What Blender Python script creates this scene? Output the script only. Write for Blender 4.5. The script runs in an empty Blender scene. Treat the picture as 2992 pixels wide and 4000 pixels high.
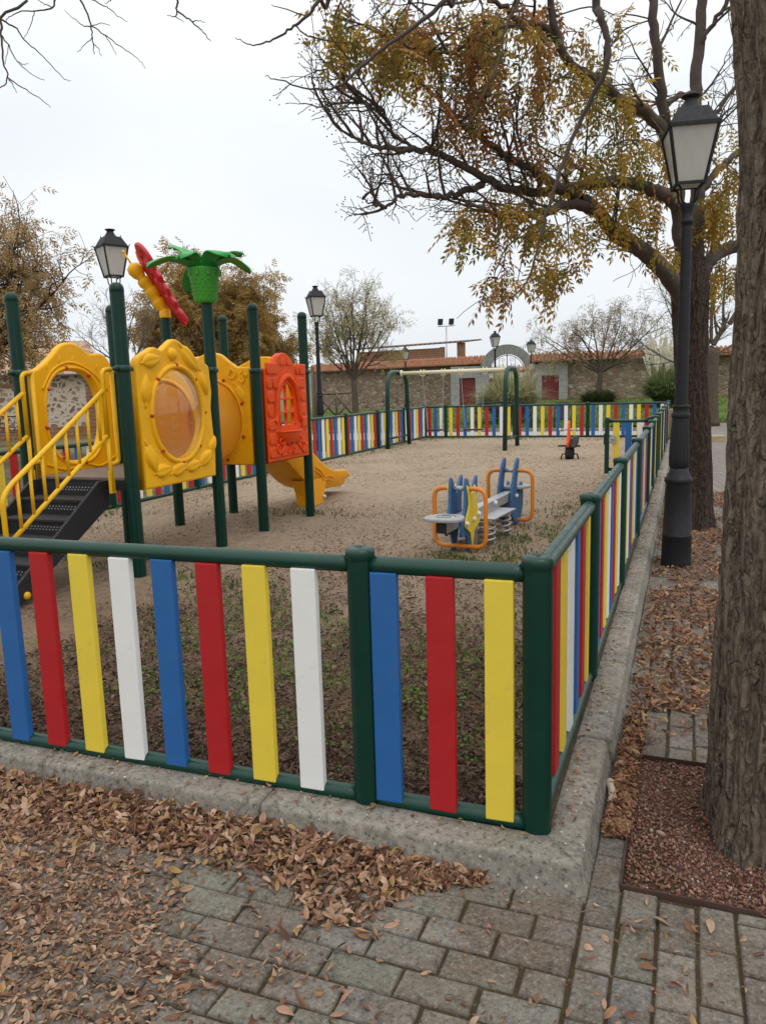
import bpy, bmesh, math, random
import numpy as np
from mathutils import Vector, Matrix, noise as mnoise
R = math.radians
rng = random.Random(7); nr = np.random.RandomState(11)
scene = bpy.context.scene
COL = scene.collection

# ------------------------------------------------------------------ camera model
PITCH, ROLL, EYE = R(9.2), 0.029, 1.55
FPX, PXS = 3001.0, 2992 / 1655
c_fw = Vector((0, math.cos(PITCH), -math.sin(PITCH)))
_up = Vector((0, math.sin(PITCH), math.cos(PITCH))); _rt = Vector((1, 0, 0))
c_rt = math.cos(ROLL) * _rt - math.sin(ROLL) * _up
c_up = math.sin(ROLL) * _rt + math.cos(ROLL) * _up
def at(x, y, Y):
    """point seen at (x, y) of the photograph at distance Y along the ground"""
    d = c_fw + c_rt * ((x * PXS - 1496) / FPX) - c_up * ((y * PXS - 2000) / FPX)
    return Vector((0, 0, EYE)) + d * (Y / d.y)
cam = bpy.data.cameras.new('camera'); co = bpy.data.objects.new('camera', cam); COL.objects.link(co)
co.matrix_world = Matrix(((c_rt.x, c_up.x, -c_fw.x, 0), (c_rt.y, c_up.y, -c_fw.y, 0), (c_rt.z, c_up.z, -c_fw.z, EYE), (0, 0, 0, 1)))
cam.sensor_fit = 'VERTICAL'; cam.sensor_height = 36; cam.sensor_width = 36; cam.lens = 36 * FPX / 4000
cam.clip_start = 0.05; cam.clip_end = 3000
scene.camera = co

# playground frame: a along the near fence, b along the right fence, origin at the corner post
OX, OY, ANG = 0.51, 2.49, math.atan2(-.367, .93)
E1 = Vector((math.cos(ANG), math.sin(ANG))); E2 = Vector((-math.sin(ANG), math.cos(ANG)))
def W(a, b, z=0.0):
    return Vector((OX + E1.x * a + E2.x * b, OY + E1.y * a + E2.y * b, z))
def toL(p):
    d = Vector((p[0] - OX, p[1] - OY)); return Vector((d.dot(E1), d.dot(E2), p[2]))
PAVE = -0.10

# ------------------------------------------------------------------ materials
def nodes(name):
    m = bpy.data.materials.new(name); m.use_nodes = True
    nt = m.node_tree; b = nt.nodes['Principled BSDF']
    return m, nt, b
def nd(nt, t, **k):
    n = nt.nodes.new(t)
    for kk, v in k.items():
        if kk in n.inputs: n.inputs[kk].default_value = v
        else: setattr(n, kk, v)
    return n
def lk(nt, a, b): nt.links.new(a, b)
def rgba(c): return (c[0], c[1], c[2], 1)
def mixc(nt, fac, a, b, mode='MIX'):
    n = nt.nodes.new('ShaderNodeMix'); n.data_type = 'RGBA'; n.blend_type = mode
    for i, v in ((0, fac), (6, a), (7, b)):
        if hasattr(v, 'default_value') or hasattr(v, 'links'): nt.links.new(v, n.inputs[i])
        elif i == 0: n.inputs[0].default_value = v
        else: n.inputs[i].default_value = rgba(v)
    return n.outputs[2]
def ramp(nt, fac, stops, interp='LINEAR'):
    n = nt.nodes.new('ShaderNodeValToRGB'); n.color_ramp.interpolation = interp
    e = n.color_ramp.elements
    while len(e) < len(stops): e.new(0.5)
    for k, (p, c) in enumerate(stops):
        e[k].position = p; e[k].color = rgba(c) if hasattr(c, '__len__') else (c, c, c, 1)
    nt.links.new(fac, n.inputs[0]); return n.outputs[0]
def coords(nt, kind='Object', scale=(1, 1, 1)):
    t = nt.nodes.new('ShaderNodeTexCoord'); mp = nt.nodes.new('ShaderNodeMapping')
    mp.inputs['Scale'].default_value = scale; nt.links.new(t.outputs[kind], mp.inputs[0]); return mp.outputs[0]
def noise_t(nt, vec, scale, detail=4, rough=.55, dist=0):
    n = nd(nt, 'ShaderNodeTexNoise', Scale=scale, Detail=detail, Roughness=rough, Distortion=dist)
    nt.links.new(vec, n.inputs['Vector']); return n.outputs[0]
def bump(nt, b, h, strength=.3, dist=.01):
    n = nd(nt, 'ShaderNodeBump', Strength=strength, Distance=dist)
    nt.links.new(h, n.inputs['Height']); nt.links.new(n.outputs[0], b.inputs['Normal'])
def paint(name, c, rough=.4, var=.18, scale=6, grime=(.12, .1, .08), gr=.25, bs=.05, bscale=120, metal=0, coat=0, spec=.5):
    m, nt, b = nodes(name)
    v = coords(nt)
    n1 = noise_t(nt, v, scale, 6, .6)
    dark = [x * (1 - var) for x in c]
    col = mixc(nt, ramp(nt, n1, [(.35, 0), (.7, 1)]), c, dark)
    n2 = noise_t(nt, v, scale * 3.3, 8, .7)
    col = mixc(nt, ramp(nt, n2, [(.58, 0), (.75, gr)]), col, grime)
    lk(nt, col, b.inputs['Base Color'])
    lk(nt, ramp(nt, n2, [(.3, rough), (.75, min(1, rough + .25))]), b.inputs['Roughness'])
    b.inputs['Metallic'].default_value = metal; b.inputs['Specular IOR Level'].default_value = spec
    b.inputs['Coat Weight'].default_value = coat; b.inputs['Coat Roughness'].default_value = .12
    if bs: bump(nt, b, noise_t(nt, v, bscale, 3), bs, .002)
    return m
MT = {}
MT['green'] = paint('green_paint', (.0022, .042, .027), .28, .2, 4, (.015, .045, .03), .3, .04, 160, coat=.1, spec=.4)
MT['post_green'] = paint('post_green', (.0015, .036, .023), .3, .2, 4, (.01, .035, .022), .3, .03, 90, spec=.3)
MT['blue'] = paint('blue_board', (.016, .12, .36), .42, .15, 5, (.06, .1, .16), .5, .1, 220)
MT['red'] = paint('red_board', (.44, .008, .012), .42, .14, 5, (.2, .03, .02), .4, .1, 220)
MT['yellow'] = paint('yellow_board', (.80, .60, .055), .42, .1, 5, (.4, .28, .08), .4, .1, 220)
MT['white'] = paint('white_board', (.80, .80, .77), .42, .06, 5, (.45, .42, .36), .4, .1, 220)
MT['plastic_yellow'] = paint('yellow_plastic', (.90, .46, .006), .36, .12, 3, (.55, .26, .02), .35, .05, 60, spec=.3)
MT['plastic_orange'] = paint('amber_plastic', (.90, .39, .006), .36, .12, 3, (.5, .2, .02), .35, .05, 60, spec=.3)
MT['plastic_red'] = paint('orange_red_plastic', (.84, .085, .005), .38, .12, 3, (.5, .06, .01), .3, .05, 60, spec=.25)
MT['wing_red'] = paint('crimson_plastic', (.60, .018, .035), .32, .15, 4, (.3, .03, .03), .3, .03, 60)
MT['leaf_green'] = paint('bright_green_plastic', (.03, .36, .075), .32, .15, 4, (.04, .2, .06), .4, .04, 60)
MT['pot_green'] = paint('green_plastic', (.045, .30, .02), .34, .15, 4, (.04, .16, .03), .4, .04, 60)
MT['bolt_red'] = paint('red_cap', (.48, .03, .02), .35, .1)
MT['rail_yellow'] = paint('yellow_tube', (.84, .47, .008), .36, .12, 6, (.3, .15, .03), .5, .03, 60, spec=.35)
MT['black'] = paint('black_metal', (.014, .014, .018), .5, .2, 7, (.07, .06, .06), .4, .12, 120)
MT['lamp_black'] = paint('lamp_black', (.004, .0045, .007), .55, .2, 7, (.03, .03, .034), .4, .12, 120)
MT['deck'] = paint('deck_metal', (.20, .15, .11), .7, .2, 9, (.3, .24, .18), .5, .2, 90)
MT['tread'] = paint('dusty_step', (.024, .021, .021), .7, .2, 9, (.11, .085, .068), .6, .2, 90)
MT['orange_tube'] = paint('orange_tube', (.76, .24, .02), .35, .12, 6, (.4, .15, .03), .4, .03, 60)
MT['seesaw_blue'] = paint('blue_plate', (.028, .125, .29), .42, .15, 5, (.1, .15, .2), .4, .05, 120)
MT['steel'] = paint('galvanised_steel', (.46, .47, .48), .38, .2, 12, (.3, .3, .3), .4, .05, 90, metal=.6)
MT['seat_grey'] = paint('grey_seat', (.36, .37, .37), .55, .12, 8)
MT['bolt_white'] = paint('white_cap', (.75, .75, .72), .4, .05)
MT['cream'] = paint('cream_paint', (.72, .67, .48), .4, .08, 5, (.4, .35, .25), .3)
MT['rubber'] = paint('black_rubber', (.022, .02, .02), .7, .2)
MT['door_red'] = paint('maroon_door', (.17, .017, .017), .5, .2, 3)
MT['wood'] = paint('weathered_wood', (.16, .12, .08), .85, .3, 9, (.07, .06, .05), .6, .4, 40)
MT['stone_block'] = paint('sandstone_block', (.42, .33, .2), .9, .3, 7, (.22, .17, .1), .7, .6, 25)
MT['whitewash'] = paint('whitewash', (.8, .8, .78), .8, .05)
MT['bin'] = paint('dark_bin', (.06, .065, .09), .5, .2)
MT['corrugated'] = paint('corrugated_sheet', (.16, .10, .075), .8, .3, 3)
def glass(name, c, tr=.5, rough=.25, alpha=1):
    m, nt, b = nodes(name)
    v = coords(nt)
    st = coords(nt, scale=(9, 9, 1.2))
    n = noise_t(nt, st, 3, 5, .6)
    lk(nt, mixc(nt, ramp(nt, n, [(.4, 0), (.7, .55)]), c, [x * .72 for x in c]), b.inputs['Base Color'])
    b.inputs['Roughness'].default_value = rough
    t = nd(nt, 'ShaderNodeBsdfTranslucent'); t.inputs[0].default_value = rgba(c)
    mx = nd(nt, 'ShaderNodeMixShader'); mx.inputs[0].default_value = tr
    lk(nt, b.outputs[0], mx.inputs[1]); lk(nt, t.outputs[0], mx.inputs[2])
    lk(nt, mx.outputs[0], nt.nodes['Material Output'].inputs[0]); return m
MT['lantern_glass'] = glass('frosted_pane', (.80, .78, .74), .55, .15)
def clear():
    m, nt, b = nodes('clear_dome')
    t = nd(nt, 'ShaderNodeBsdfTransparent'); t.inputs[0].default_value = (.96, .93, .86, 1)
    g = nd(nt, 'ShaderNodeBsdfGlossy', Roughness=.07); g.inputs[0].default_value = (1, 1, 1, 1)
    d = nd(nt, 'ShaderNodeBsdfDiffuse'); d.inputs[0].default_value = (.62, .52, .4, 1)
    fr = nd(nt, 'ShaderNodeFresnel', IOR=1.45)
    n = ramp(nt, noise_t(nt, coords(nt, scale=(3, 3, 9)), 3, 8, .75), [(.45, .02), (.8, .22)])
    m0 = nd(nt, 'ShaderNodeMixShader'); lk(nt, n, m0.inputs[0]); lk(nt, t.outputs[0], m0.inputs[1]); lk(nt, d.outputs[0], m0.inputs[2])
    mx = nd(nt, 'ShaderNodeMixShader'); lk(nt, fr.outputs[0], mx.inputs[0]); lk(nt, m0.outputs[0], mx.inputs[1]); lk(nt, g.outputs[0], mx.inputs[2])
    lk(nt, mx.outputs[0], nt.nodes['Material Output'].inputs[0]); return m
MT['clear'] = clear()
def amber():
    m, nt, b = nodes('amber_tunnel'); b.inputs['Base Color'].default_value = (.84, .40, .03, 1); b.inputs['Roughness'].default_value = .36
    t = nd(nt, 'ShaderNodeBsdfTranslucent'); t.inputs[0].default_value = (.9, .46, .05, 1)
    mx = nd(nt, 'ShaderNodeMixShader'); mx.inputs[0].default_value = .35
    lk(nt, b.outputs[0], mx.inputs[1]); lk(nt, t.outputs[0], mx.inputs[2]); lk(nt, mx.outputs[0], nt.nodes['Material Output'].inputs[0]); return m
MT['amber'] = amber()
def leafmat(name, tr=.35, rough=.7, spec=.2):
    m, nt, b = nodes(name)
    a = nd(nt, 'ShaderNodeAttribute', attribute_name='Col')
    lk(nt, a.outputs[0], b.inputs['Base Color']); b.inputs['Roughness'].default_value = rough
    b.inputs['Specular IOR Level'].default_value = spec
    t = nd(nt, 'ShaderNodeBsdfTranslucent'); lk(nt, a.outputs[0], t.inputs[0])
    mx = nd(nt, 'ShaderNodeMixShader'); mx.inputs[0].default_value = tr
    lk(nt, b.outputs[0], mx.inputs[1]); lk(nt, t.outputs[0], mx.inputs[2])
    lk(nt, mx.outputs[0], nt.nodes['Material Output'].inputs[0]); return m
MT['leaf'] = leafmat('tree_leaves', .5)
MT['dry'] = leafmat('dry_leaves', .12, .75, .25)
MT['grass'] = leafmat('grass_blades', .3)
def bark(name, c1, c2, sx=26, sz=3.2, strength=1.0, dist=.02):
    m, nt, b = nodes(name)
    v = coords(nt, scale=(sx, sx, sz))
    vo = nd(nt, 'ShaderNodeTexVoronoi', Scale=1.0, feature='DISTANCE_TO_EDGE')
    nz = noise_t(nt, coords(nt, scale=(8, 8, 4)), 1.5, 4)
    mixv = nd(nt, 'ShaderNodeVectorMath', operation='ADD'); lk(nt, v, mixv.inputs[0])
    sc = nd(nt, 'ShaderNodeVectorMath', operation='SCALE', Scale=2.6); lk(nt, nz, sc.inputs[0]); lk(nt, sc.outputs[0], mixv.inputs[1])
    lk(nt, mixv.outputs[0], vo.inputs['Vector'])
    n = noise_t(nt, coords(nt, scale=(30, 30, 12)), 2, 8, .7)
    h = ramp(nt, vo.outputs['Distance'], [(0, 0), (.35, 1)])
    col = mixc(nt, h, [x * .35 for x in c1], c1)
    col = mixc(nt, ramp(nt, n, [(.4, 0), (.75, .9)]), col, c2)
    n3 = noise_t(nt, coords(nt), 55, 3, .6)
    col = mixc(nt, ramp(nt, n3, [(.68, 0), (.74, .55)]), col, (.42, .40, .34))
    lk(nt, col, b.inputs['Base Color']); b.inputs['Roughness'].default_value = .95; b.inputs['Specular IOR Level'].default_value = .15
    ad = nd(nt, 'ShaderNodeMath', operation='MULTIPLY_ADD'); lk(nt, n, ad.inputs[0]); ad.inputs[1].default_value = .5; lk(nt, h, ad.inputs[2])
    bump(nt, b, ad.outputs[0], strength, dist); return m
MT['bark_near'] = bark('fissured_bark', (.185, .14, .105), (.29, .235, .18), 24, 3.4, 1, .02)
MT['bark_dark'] = bark('dark_bark', (.075, .05, .042), (.12, .085, .068), 24, 3.4, 1, .02)
MT['bark_grey'] = bark('grey_bark', (.12, .09, .065), (.2, .16, .12), 30, 6, .6, .01)
MT['twig'] = paint('twigs', (.095, .07, .058), .9, .3, 12, (.14, .11, .09), .4, .2)
MT['twig_grey'] = paint('grey_twigs', (.15, .12, .095), .9, .3, 12, (.2, .17, .13), .4, .2)

def concrete(name, c, spots=True):
    m, nt, b = nodes(name); v = coords(nt)
    n1 = noise_t(nt, v, 2.2, 8, .65); n2 = noise_t(nt, v, 14, 8, .7); n3 = noise_t(nt, v, 160, 3, .6)
    col = mixc(nt, ramp(nt, n1, [(.3, 0), (.7, 1)]), c, [x * .62 for x in c])
    col = mixc(nt, ramp(nt, n2, [(.50, 0), (.70, .65)]), col, [x * .3 for x in c])
    n4 = noise_t(nt, v, 48, 5, .75); col = mixc(nt, ramp(nt, n4, [(.36, .8), (.47, 0)]), col, (.055, .05, .042)); col = mixc(nt, ramp(nt, n4, [(.56, 0), (.7, .6)]), col, [min(1, x * 1.7) for x in c])
    vo = nd(nt, 'ShaderNodeTexVoronoi', Scale=34, feature='F1'); lk(nt, v, vo.inputs['Vector'])
    wn = nd(nt, 'ShaderNodeMath', operation='LESS_THAN'); lk(nt, vo.outputs['Distance'], wn.inputs[0]); wn.inputs[1].default_value = .17
    sel = nd(nt, 'ShaderNodeSeparateColor'); lk(nt, vo.outputs['Color'], sel.inputs[0])
    g2 = nd(nt, 'ShaderNodeMath', operation='GREATER_THAN'); lk(nt, sel.outputs[0], g2.inputs[0]); g2.inputs[1].default_value = .82
    mu = nd(nt, 'ShaderNodeMath', operation='MULTIPLY'); lk(nt, wn.outputs[0], mu.inputs[0]); lk(nt, g2.outputs[0], mu.inputs[1])
    if spots: col = mixc(nt, mu.outputs[0], col, (.5, .49, .45))
    lk(nt, col, b.inputs['Base Color']); b.inputs['Roughness'].default_value = .92; b.inputs['Specular IOR Level'].default_value = .2
    ad = nd(nt, 'ShaderNodeMath', operation='ADD'); lk(nt, n4, ad.inputs[0]); lk(nt, n3, ad.inputs[1])
    bump(nt, b, ad.outputs[0], .45, .004); return m
MT['kerb'] = concrete('kerb_concrete', (.31, .28, .235))
def paver():
    m, nt, b = nodes('concrete_pavers'); v = coords(nt)
    a = nd(nt, 'ShaderNodeAttribute', attribute_name='Col')
    n1 = noise_t(nt, v, 2.6, 8, .7); n3 = noise_t(nt, v, 75, 5, .8); n2 = noise_t(nt, v, 17, 8, .75)
    col = mixc(nt, ramp(nt, n1, [(.40, 0), (.62, .85)]), a.outputs[0], (.15, .105, .075))
    col = mixc(nt, ramp(nt, n2, [(.50, 0), (.66, .75)]), col, (.075, .07, .06))
    col = mixc(nt, ramp(nt, n3, [(.53, 0), (.66, .75)]), col, (.33, .31, .275))
    col = mixc(nt, ramp(nt, n3, [(.34, .85), (.46, 0)]), col, (.035, .033, .028))
    lk(nt, col, b.inputs['Base Color']); b.inputs['Roughness'].default_value = .9; b.inputs['Specular IOR Level'].default_value = .2
    ad = nd(nt, 'ShaderNodeMath', operation='ADD'); lk(nt, n2, ad.inputs[0]); lk(nt, n3, ad.inputs[1])
    bump(nt, b, ad.outputs[0], .9, .006); return m
MT['paver'] = paver()
def soil(name, stops, s1=1.2, fine=55, dark=(.05, .035, .025), bst=.9):
    m, nt, b = nodes(name); v = coords(nt)
    a = nd(nt, 'ShaderNodeAttribute', attribute_name='Col')
    n1 = noise_t(nt, v, s1, 8, .62); n2 = noise_t(nt, v, fine, 6, .75); n3 = noise_t(nt, v, fine * .22, 6, .7)
    col = ramp(nt, n1, stops)
    col = mixc(nt, 1.0, col, a.outputs[0], 'MULTIPLY')
    col = mixc(nt, ramp(nt, n3, [(.50, 0), (.68, .5)]), col, dark)
    col = mixc(nt, ramp(nt, n2, [(.52, 0), (.66, .75)]), col, dark)
    col = mixc(nt, ramp(nt, n2, [(.3, .5), (.42, 0)]), col, (.46, .38, .29))
    lk(nt, col, b.inputs['Base Color']); b.inputs['Roughness'].default_value = .97; b.inputs['Specular IOR Level'].default_value = .1
    ad = nd(nt, 'ShaderNodeMath', operation='ADD'); lk(nt, n2, ad.inputs[0]); lk(nt, n3, ad.inputs[1])
    bump(nt, b, ad.outputs[0], bst, .02); return m
MT['sand'] = soil('sandy_soil', [(.3, (.345, .265, .185)), (.55, (.41, .32, .228)), (.75, (.30, .225, .155))])
MT['dirt'] = soil('leafy_dirt', [(.3, (.15, .095, .062)), (.55, (.21, .14, .095)), (.75, (.13, .085, .058))])
MT['lawn'] = soil('lawn_green', [(.3, (.055, .105, .022)), (.55, (.09, .15, .03)), (.75, (.12, .14, .045))], .7, 30, (.03, .05, .012))
MT['far_ground'] = soil('dry_ground', [(.3, (.22, .17, .11)), (.55, (.16, .15, .07)), (.75, (.26, .2, .14))], .15, 6)
def gravel():
    m, nt, b = nodes('red_gravel'); v = coords(nt)
    vo = nd(nt, 'ShaderNodeTexVoronoi', Scale=95, feature='F1'); lk(nt, v, vo.inputs['Vector'])
    ve = nd(nt, 'ShaderNodeTexVoronoi', Scale=95, feature='DISTANCE_TO_EDGE'); lk(nt, v, ve.inputs['Vector'])
    sp = nd(nt, 'ShaderNodeSeparateColor'); lk(nt, vo.outputs['Color'], sp.inputs[0])
    col = ramp(nt, sp.outputs[0], [(0, (.10, .042, .026)), (.5, (.17, .075, .048)), (.9, (.22, .12, .085)), (1, (.36, .26, .2))])
    col = mixc(nt, ramp(nt, ve.outputs['Distance'], [(0, 1), (.12, 0)]), col, (.03, .015, .01))
    lk(nt, col, b.inputs['Base Color']); b.inputs['Roughness'].default_value = .9
    bump(nt, b, ramp(nt, ve.outputs['Distance'], [(0, 0), (.4, 1)]), 1, .008); return m
MT['gravel'] = gravel()
def stone(name, scale, mortar, cols, edge=.06, bst=.8, stretch=(1, 1, 1.5), low=None):
    m, nt, b = nodes(name); v0 = coords(nt, scale=stretch)
    nz = nd(nt, 'ShaderNodeTexNoise', Scale=1.8, Detail=3); lk(nt, v0, nz.inputs['Vector'])
    sc = nd(nt, 'ShaderNodeVectorMath', operation='SCALE', Scale=.5); lk(nt, nz.outputs['Color'], sc.inputs[0])
    v = nd(nt, 'ShaderNodeVectorMath', operation='ADD'); lk(nt, v0, v.inputs[0]); lk(nt, sc.outputs[0], v.inputs[1])
    vo = nd(nt, 'ShaderNodeTexVoronoi', Scale=scale, feature='F1'); lk(nt, v.outputs[0], vo.inputs['Vector'])
    ve = nd(nt, 'ShaderNodeTexVoronoi', Scale=scale, feature='DISTANCE_TO_EDGE'); lk(nt, v.outputs[0], ve.inputs['Vector'])
    sp = nd(nt, 'ShaderNodeSeparateColor'); lk(nt, vo.outputs['Color'], sp.inputs[0])
    col = ramp(nt, sp.outputs[0], [(k / (len(cols) - 1), c) for k, c in enumerate(cols)])
    n2 = noise_t(nt, v0, 7, 8, .7); n1 = noise_t(nt, v0, .5, 5, .6)
    ed = nd(nt, 'ShaderNodeMath', operation='MULTIPLY_ADD'); lk(nt, n1, ed.inputs[0]); ed.inputs[1].default_value = .22; ed.inputs[2].default_value = edge - .11
    lt = nd(nt, 'ShaderNodeMath', operation='SUBTRACT'); lk(nt, ve.outputs['Distance'], lt.inputs[0]); lk(nt, ed.outputs[0], lt.inputs[1])
    f = ramp(nt, lt.outputs[0], [(0, 1), (.05, 0)])
    col = mixc(nt, f, col, mortar)
    col = mixc(nt, ramp(nt, n2, [(.5, 0), (.75, .6)]), col, [x * .45 for x in mortar])
    lk(nt, col, b.inputs['Base Color']); b.inputs['Roughness'].default_value = .95; b.inputs['Specular IOR Level'].default_value = .1
    bump(nt, b, ramp(nt, ve.outputs['Distance'], [(0, 0), (.15, 1)]), bst, .05); return m
MT['rubble'] = stone('rubble_wall', 2.9, (.27, .22, .165), [(.13, .095, .07), (.36, .28, .2), (.25, .15, .105), (.44, .37, .28), (.20, .155, .115), (.33, .21, .145)], .035)
MT['house_stone'] = stone('stone_and_plaster', 3.9, (.56, .49, .40), [(.15, .075, .05), (.3, .2, .14), (.18, .1, .07), (.42, .33, .26)], .13, .3, (1, 1, 1.2))
def brickm(name, c1, c2, mo, scale, w=.5, h=.25, vec='Object', rot=None, bst=.4, msize=.02):
    m, nt, b = nodes(name)
    t = nt.nodes.new('ShaderNodeTexCoord'); mp = nt.nodes.new('ShaderNodeMapping'); lk(nt, t.outputs[vec], mp.inputs[0])
    if rot: mp.inputs['Rotation'].default_value = rot
    br = nd(nt, 'ShaderNodeTexBrick', Scale=scale); br.inputs['Color1'].default_value = rgba(c1); br.inputs['Color2'].default_value = rgba(c2); br.inputs['Mortar'].default_value = rgba(mo)
    br.inputs['Mortar Size'].default_value = msize; br.inputs['Brick Width'].default_value = w; br.inputs['Row Height'].default_value = h
    lk(nt, mp.outputs[0], br.inputs['Vector'])
    n = noise_t(nt, mp.outputs[0], 3, 8, .7)
    col = mixc(nt, ramp(nt, n, [(.4, 0), (.75, .6)]), br.outputs['Color'], [x * .55 for x in c1])
    lk(nt, col, b.inputs['Base Color']); b.inputs['Roughness'].default_value = .93; b.inputs['Specular IOR Level'].default_value = .12
    bump(nt, b, br.outputs['Fac'], -bst, .01); return m
MT['brick'] = brickm('brick_wall', (.30, .15, .085), (.26, .12, .065), (.33, .24, .17), 1, .5, .16, rot=(R(90), 0, 0), msize=.02)
MT['granite'] = brickm('granite_blocks', (.36, .36, .345), (.30, .30, .29), (.22, .21, .2), 1, .62, .42, rot=(R(90), 0, 0), msize=.012)
MT['path_brick'] = brickm('paver_path', (.26, .235, .21), (.21, .18, .16), (.10, .085, .07), 1, .11, .22, msize=.006)
def tile():
    m, nt, b = nodes('clay_tiles'); v = coords(nt)
    n = noise_t(nt, v, 4.5, 5, .6); n2 = noise_t(nt, v, 9, 5, .7)
    col = ramp(nt, n, [(.3, (.27, .10, .055)), (.5, (.40, .18, .10)), (.7, (.24, .095, .06))])
    col = mixc(nt, ramp(nt, n2, [(.52, 0), (.7, .7)]), col, (.16, .10, .075))
    lk(nt, col, b.inputs['Base Color']); b.inputs['Roughness'].default_value = .9; return m
MT['tile'] = tile()
MT['pale_tile'] = paint('pale_tiles', (.50, .33, .22), .9, .3, 3, (.25, .17, .12), .6)

# ------------------------------------------------------------------ mesh helpers
OFF = {}
class MB:
    def __init__(s): s.v = []; s.f = []; s.flat = set()
    def add(s, vs, fs, flat=False):
        o = len(s.v); s.v += [tuple(p) for p in vs]
        for q in fs:
            if flat: s.flat.add(len(s.f))
            s.f.append(tuple(i + o for i in q))
        return s
    def box(s, x0, x1, y0, y1, z0, z1):
        return s.add([(x, y, z) for z in (z0, z1) for y in (y0, y1) for x in (x0, x1)],
                     [(0, 2, 3, 1), (4, 5, 7, 6), (0, 1, 5, 4), (2, 6, 7, 3), (0, 4, 6, 2), (1, 3, 7, 5)], True)
    def obox(s, p, q, w, t, up=(0, 0, 1)):
        """box from p to q, w wide (across up), t thick along up"""
        p, q = Vector(p), Vector(q); d = (q - p).normalized(); u = Vector(up); x = d.cross(u).normalized(); u = x.cross(d)
        vs = [e + x * (i * w / 2) + u * (j * t / 2) for e in (p, q) for j in (-1, 1) for i in (-1, 1)]
        return s.add(vs, [(0, 1, 3, 2), (4, 6, 7, 5), (0, 4, 5, 1), (2, 3, 7, 6), (0, 2, 6, 4), (1, 5, 7, 3)], True)
    def tube(s, pts, r, n=12, caps=True, closed=False):
        P = [Vector(p) for p in pts]; m = len(P)
        if m < 2: return s
        rr = list(r) if hasattr(r, '__len__') else [r] * m
        T = []
        for i in range(m):
            a = P[(i - 1) % m] if (i or closed) else P[0]; b = P[(i + 1) % m] if (i < m - 1 or closed) else P[-1]
            d = b - a; T.append(d.normalized() if d.length > 1e-9 else Vector((0, 0, 1)))
        u = T[0].orthogonal().normalized(); vs = []
        for i in range(m):
            u = (u - T[i] * u.dot(T[i])); u = u.normalized() if u.length > 1e-6 else T[i].orthogonal().normalized()
            w = T[i].cross(u)
            vs += [P[i] + (u * math.cos(2 * math.pi * k / n) + w * math.sin(2 * math.pi * k / n)) * rr[i] for k in range(n)]
        fs = [(i * n + k, i * n + (k + 1) % n, (i + 1) * n + (k + 1) % n, (i + 1) * n + k) for i in range(m - 1) for k in range(n)]
        if closed: fs += [((m - 1) * n + k, (m - 1) * n + (k + 1) % n, (k + 1) % n, k) for k in range(n)]
        o = len(s.v); s.add(vs, fs)
        if caps and not closed: s.add([], []); s.flat |= {len(s.f), len(s.f) + 1}; s.f += [tuple(o + k for k in range(n - 1, -1, -1)), tuple(o + (m - 1) * n + k for k in range(n))]
        return s
    def lathe(s, prof, c=(0, 0, 0), n=24, axis='z', flutes=0, fd=0):
        vs = []
        for r, z in prof:
            for k in range(n):
                t = 2 * math.pi * k / n; q = r * (1 + fd * math.cos(flutes * t)) if flutes else r
                x, y = q * math.cos(t), q * math.sin(t)
                vs.append((c[0] + x, c[1] + y, c[2] + z) if axis == 'z' else (c[0] + z, c[1] + x, c[2] + y) if axis == 'x' else (c[0] + x, c[1] + z, c[2] + y))
        m = len(prof)
        fs = [(i * n + k, i * n + (k + 1) % n, (i + 1) * n + (k + 1) % n, (i + 1) * n + k) for i in range(m - 1) for k in range(n)]
        if axis == 'y': fs = [q[::-1] for q in fs]
        return s.add(vs, fs)
    def ell(s, c, rx, ry, rz, n=12, m=8, rot=None):
        vs = []
        for i in range(m + 1):
            t = math.pi * i / m
            for k in range(n):
                p = 2 * math.pi * k / n; v = Vector((rx * math.sin(t) * math.cos(p), ry * math.sin(t) * math.sin(p), -rz * math.cos(t)))
                if rot: v = rot @ v
                vs.append(v + Vector(c))
        fs = [(i * n + k, i * n + (k + 1) % n, (i + 1) * n + (k + 1) % n, (i + 1) * n + k) for i in range(m) for k in range(n)]
        return s.add(vs, fs)
    def prism(s, poly, fn, d0, d1):
        """closed 2-D outline extruded from d0 to d1; fn(u, v, d) gives the point"""
        n = len(poly); vs = [fn(u, v, d) for d in (d0, d1) for u, v in poly]
        return s.add(vs, [tuple(range(n - 1, -1, -1)), tuple(range(n, 2 * n))] + [(k, (k + 1) % n, n + (k + 1) % n, n + k) for k in range(n)], True)
    def build(s, name, mat, parent=None, bevel=0, seg=2, merge=False):
        off = OFF.get(parent.name, (0, 0, 0)) if parent else (0, 0, 0)
        me = bpy.data.meshes.new(name)
        me.from_pydata([(x - off[0], y - off[1], z - off[2]) for x, y, z in s.v], [], s.f)
        me.polygons.foreach_set('use_smooth', [i not in s.flat for i in range(len(s.f))])
        bm = bmesh.new(); bm.from_mesh(me)
        if merge: bmesh.ops.remove_doubles(bm, verts=bm.verts, dist=1e-5)
        bmesh.ops.recalc_face_normals(bm, faces=bm.faces); bm.to_mesh(me); bm.free()
        o = link(name, me, mat, parent)
        if bevel:
            md = o.modifiers.new('bevel', 'BEVEL'); md.width = bevel; md.segments = seg; md.limit_method = 'ANGLE'; md.angle_limit = R(40)
            md.harden_normals = False
        return o
def link(name, me, mat, parent=None):
    o = bpy.data.objects.new(name, me); COL.objects.link(o)
    for m in (mat if isinstance(mat, (list, tuple)) else [mat]): me.materials.append(m)
    if parent: o.parent = parent; OFF[o.name] = OFF.get(parent.name, (0, 0, 0))
    return o
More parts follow.
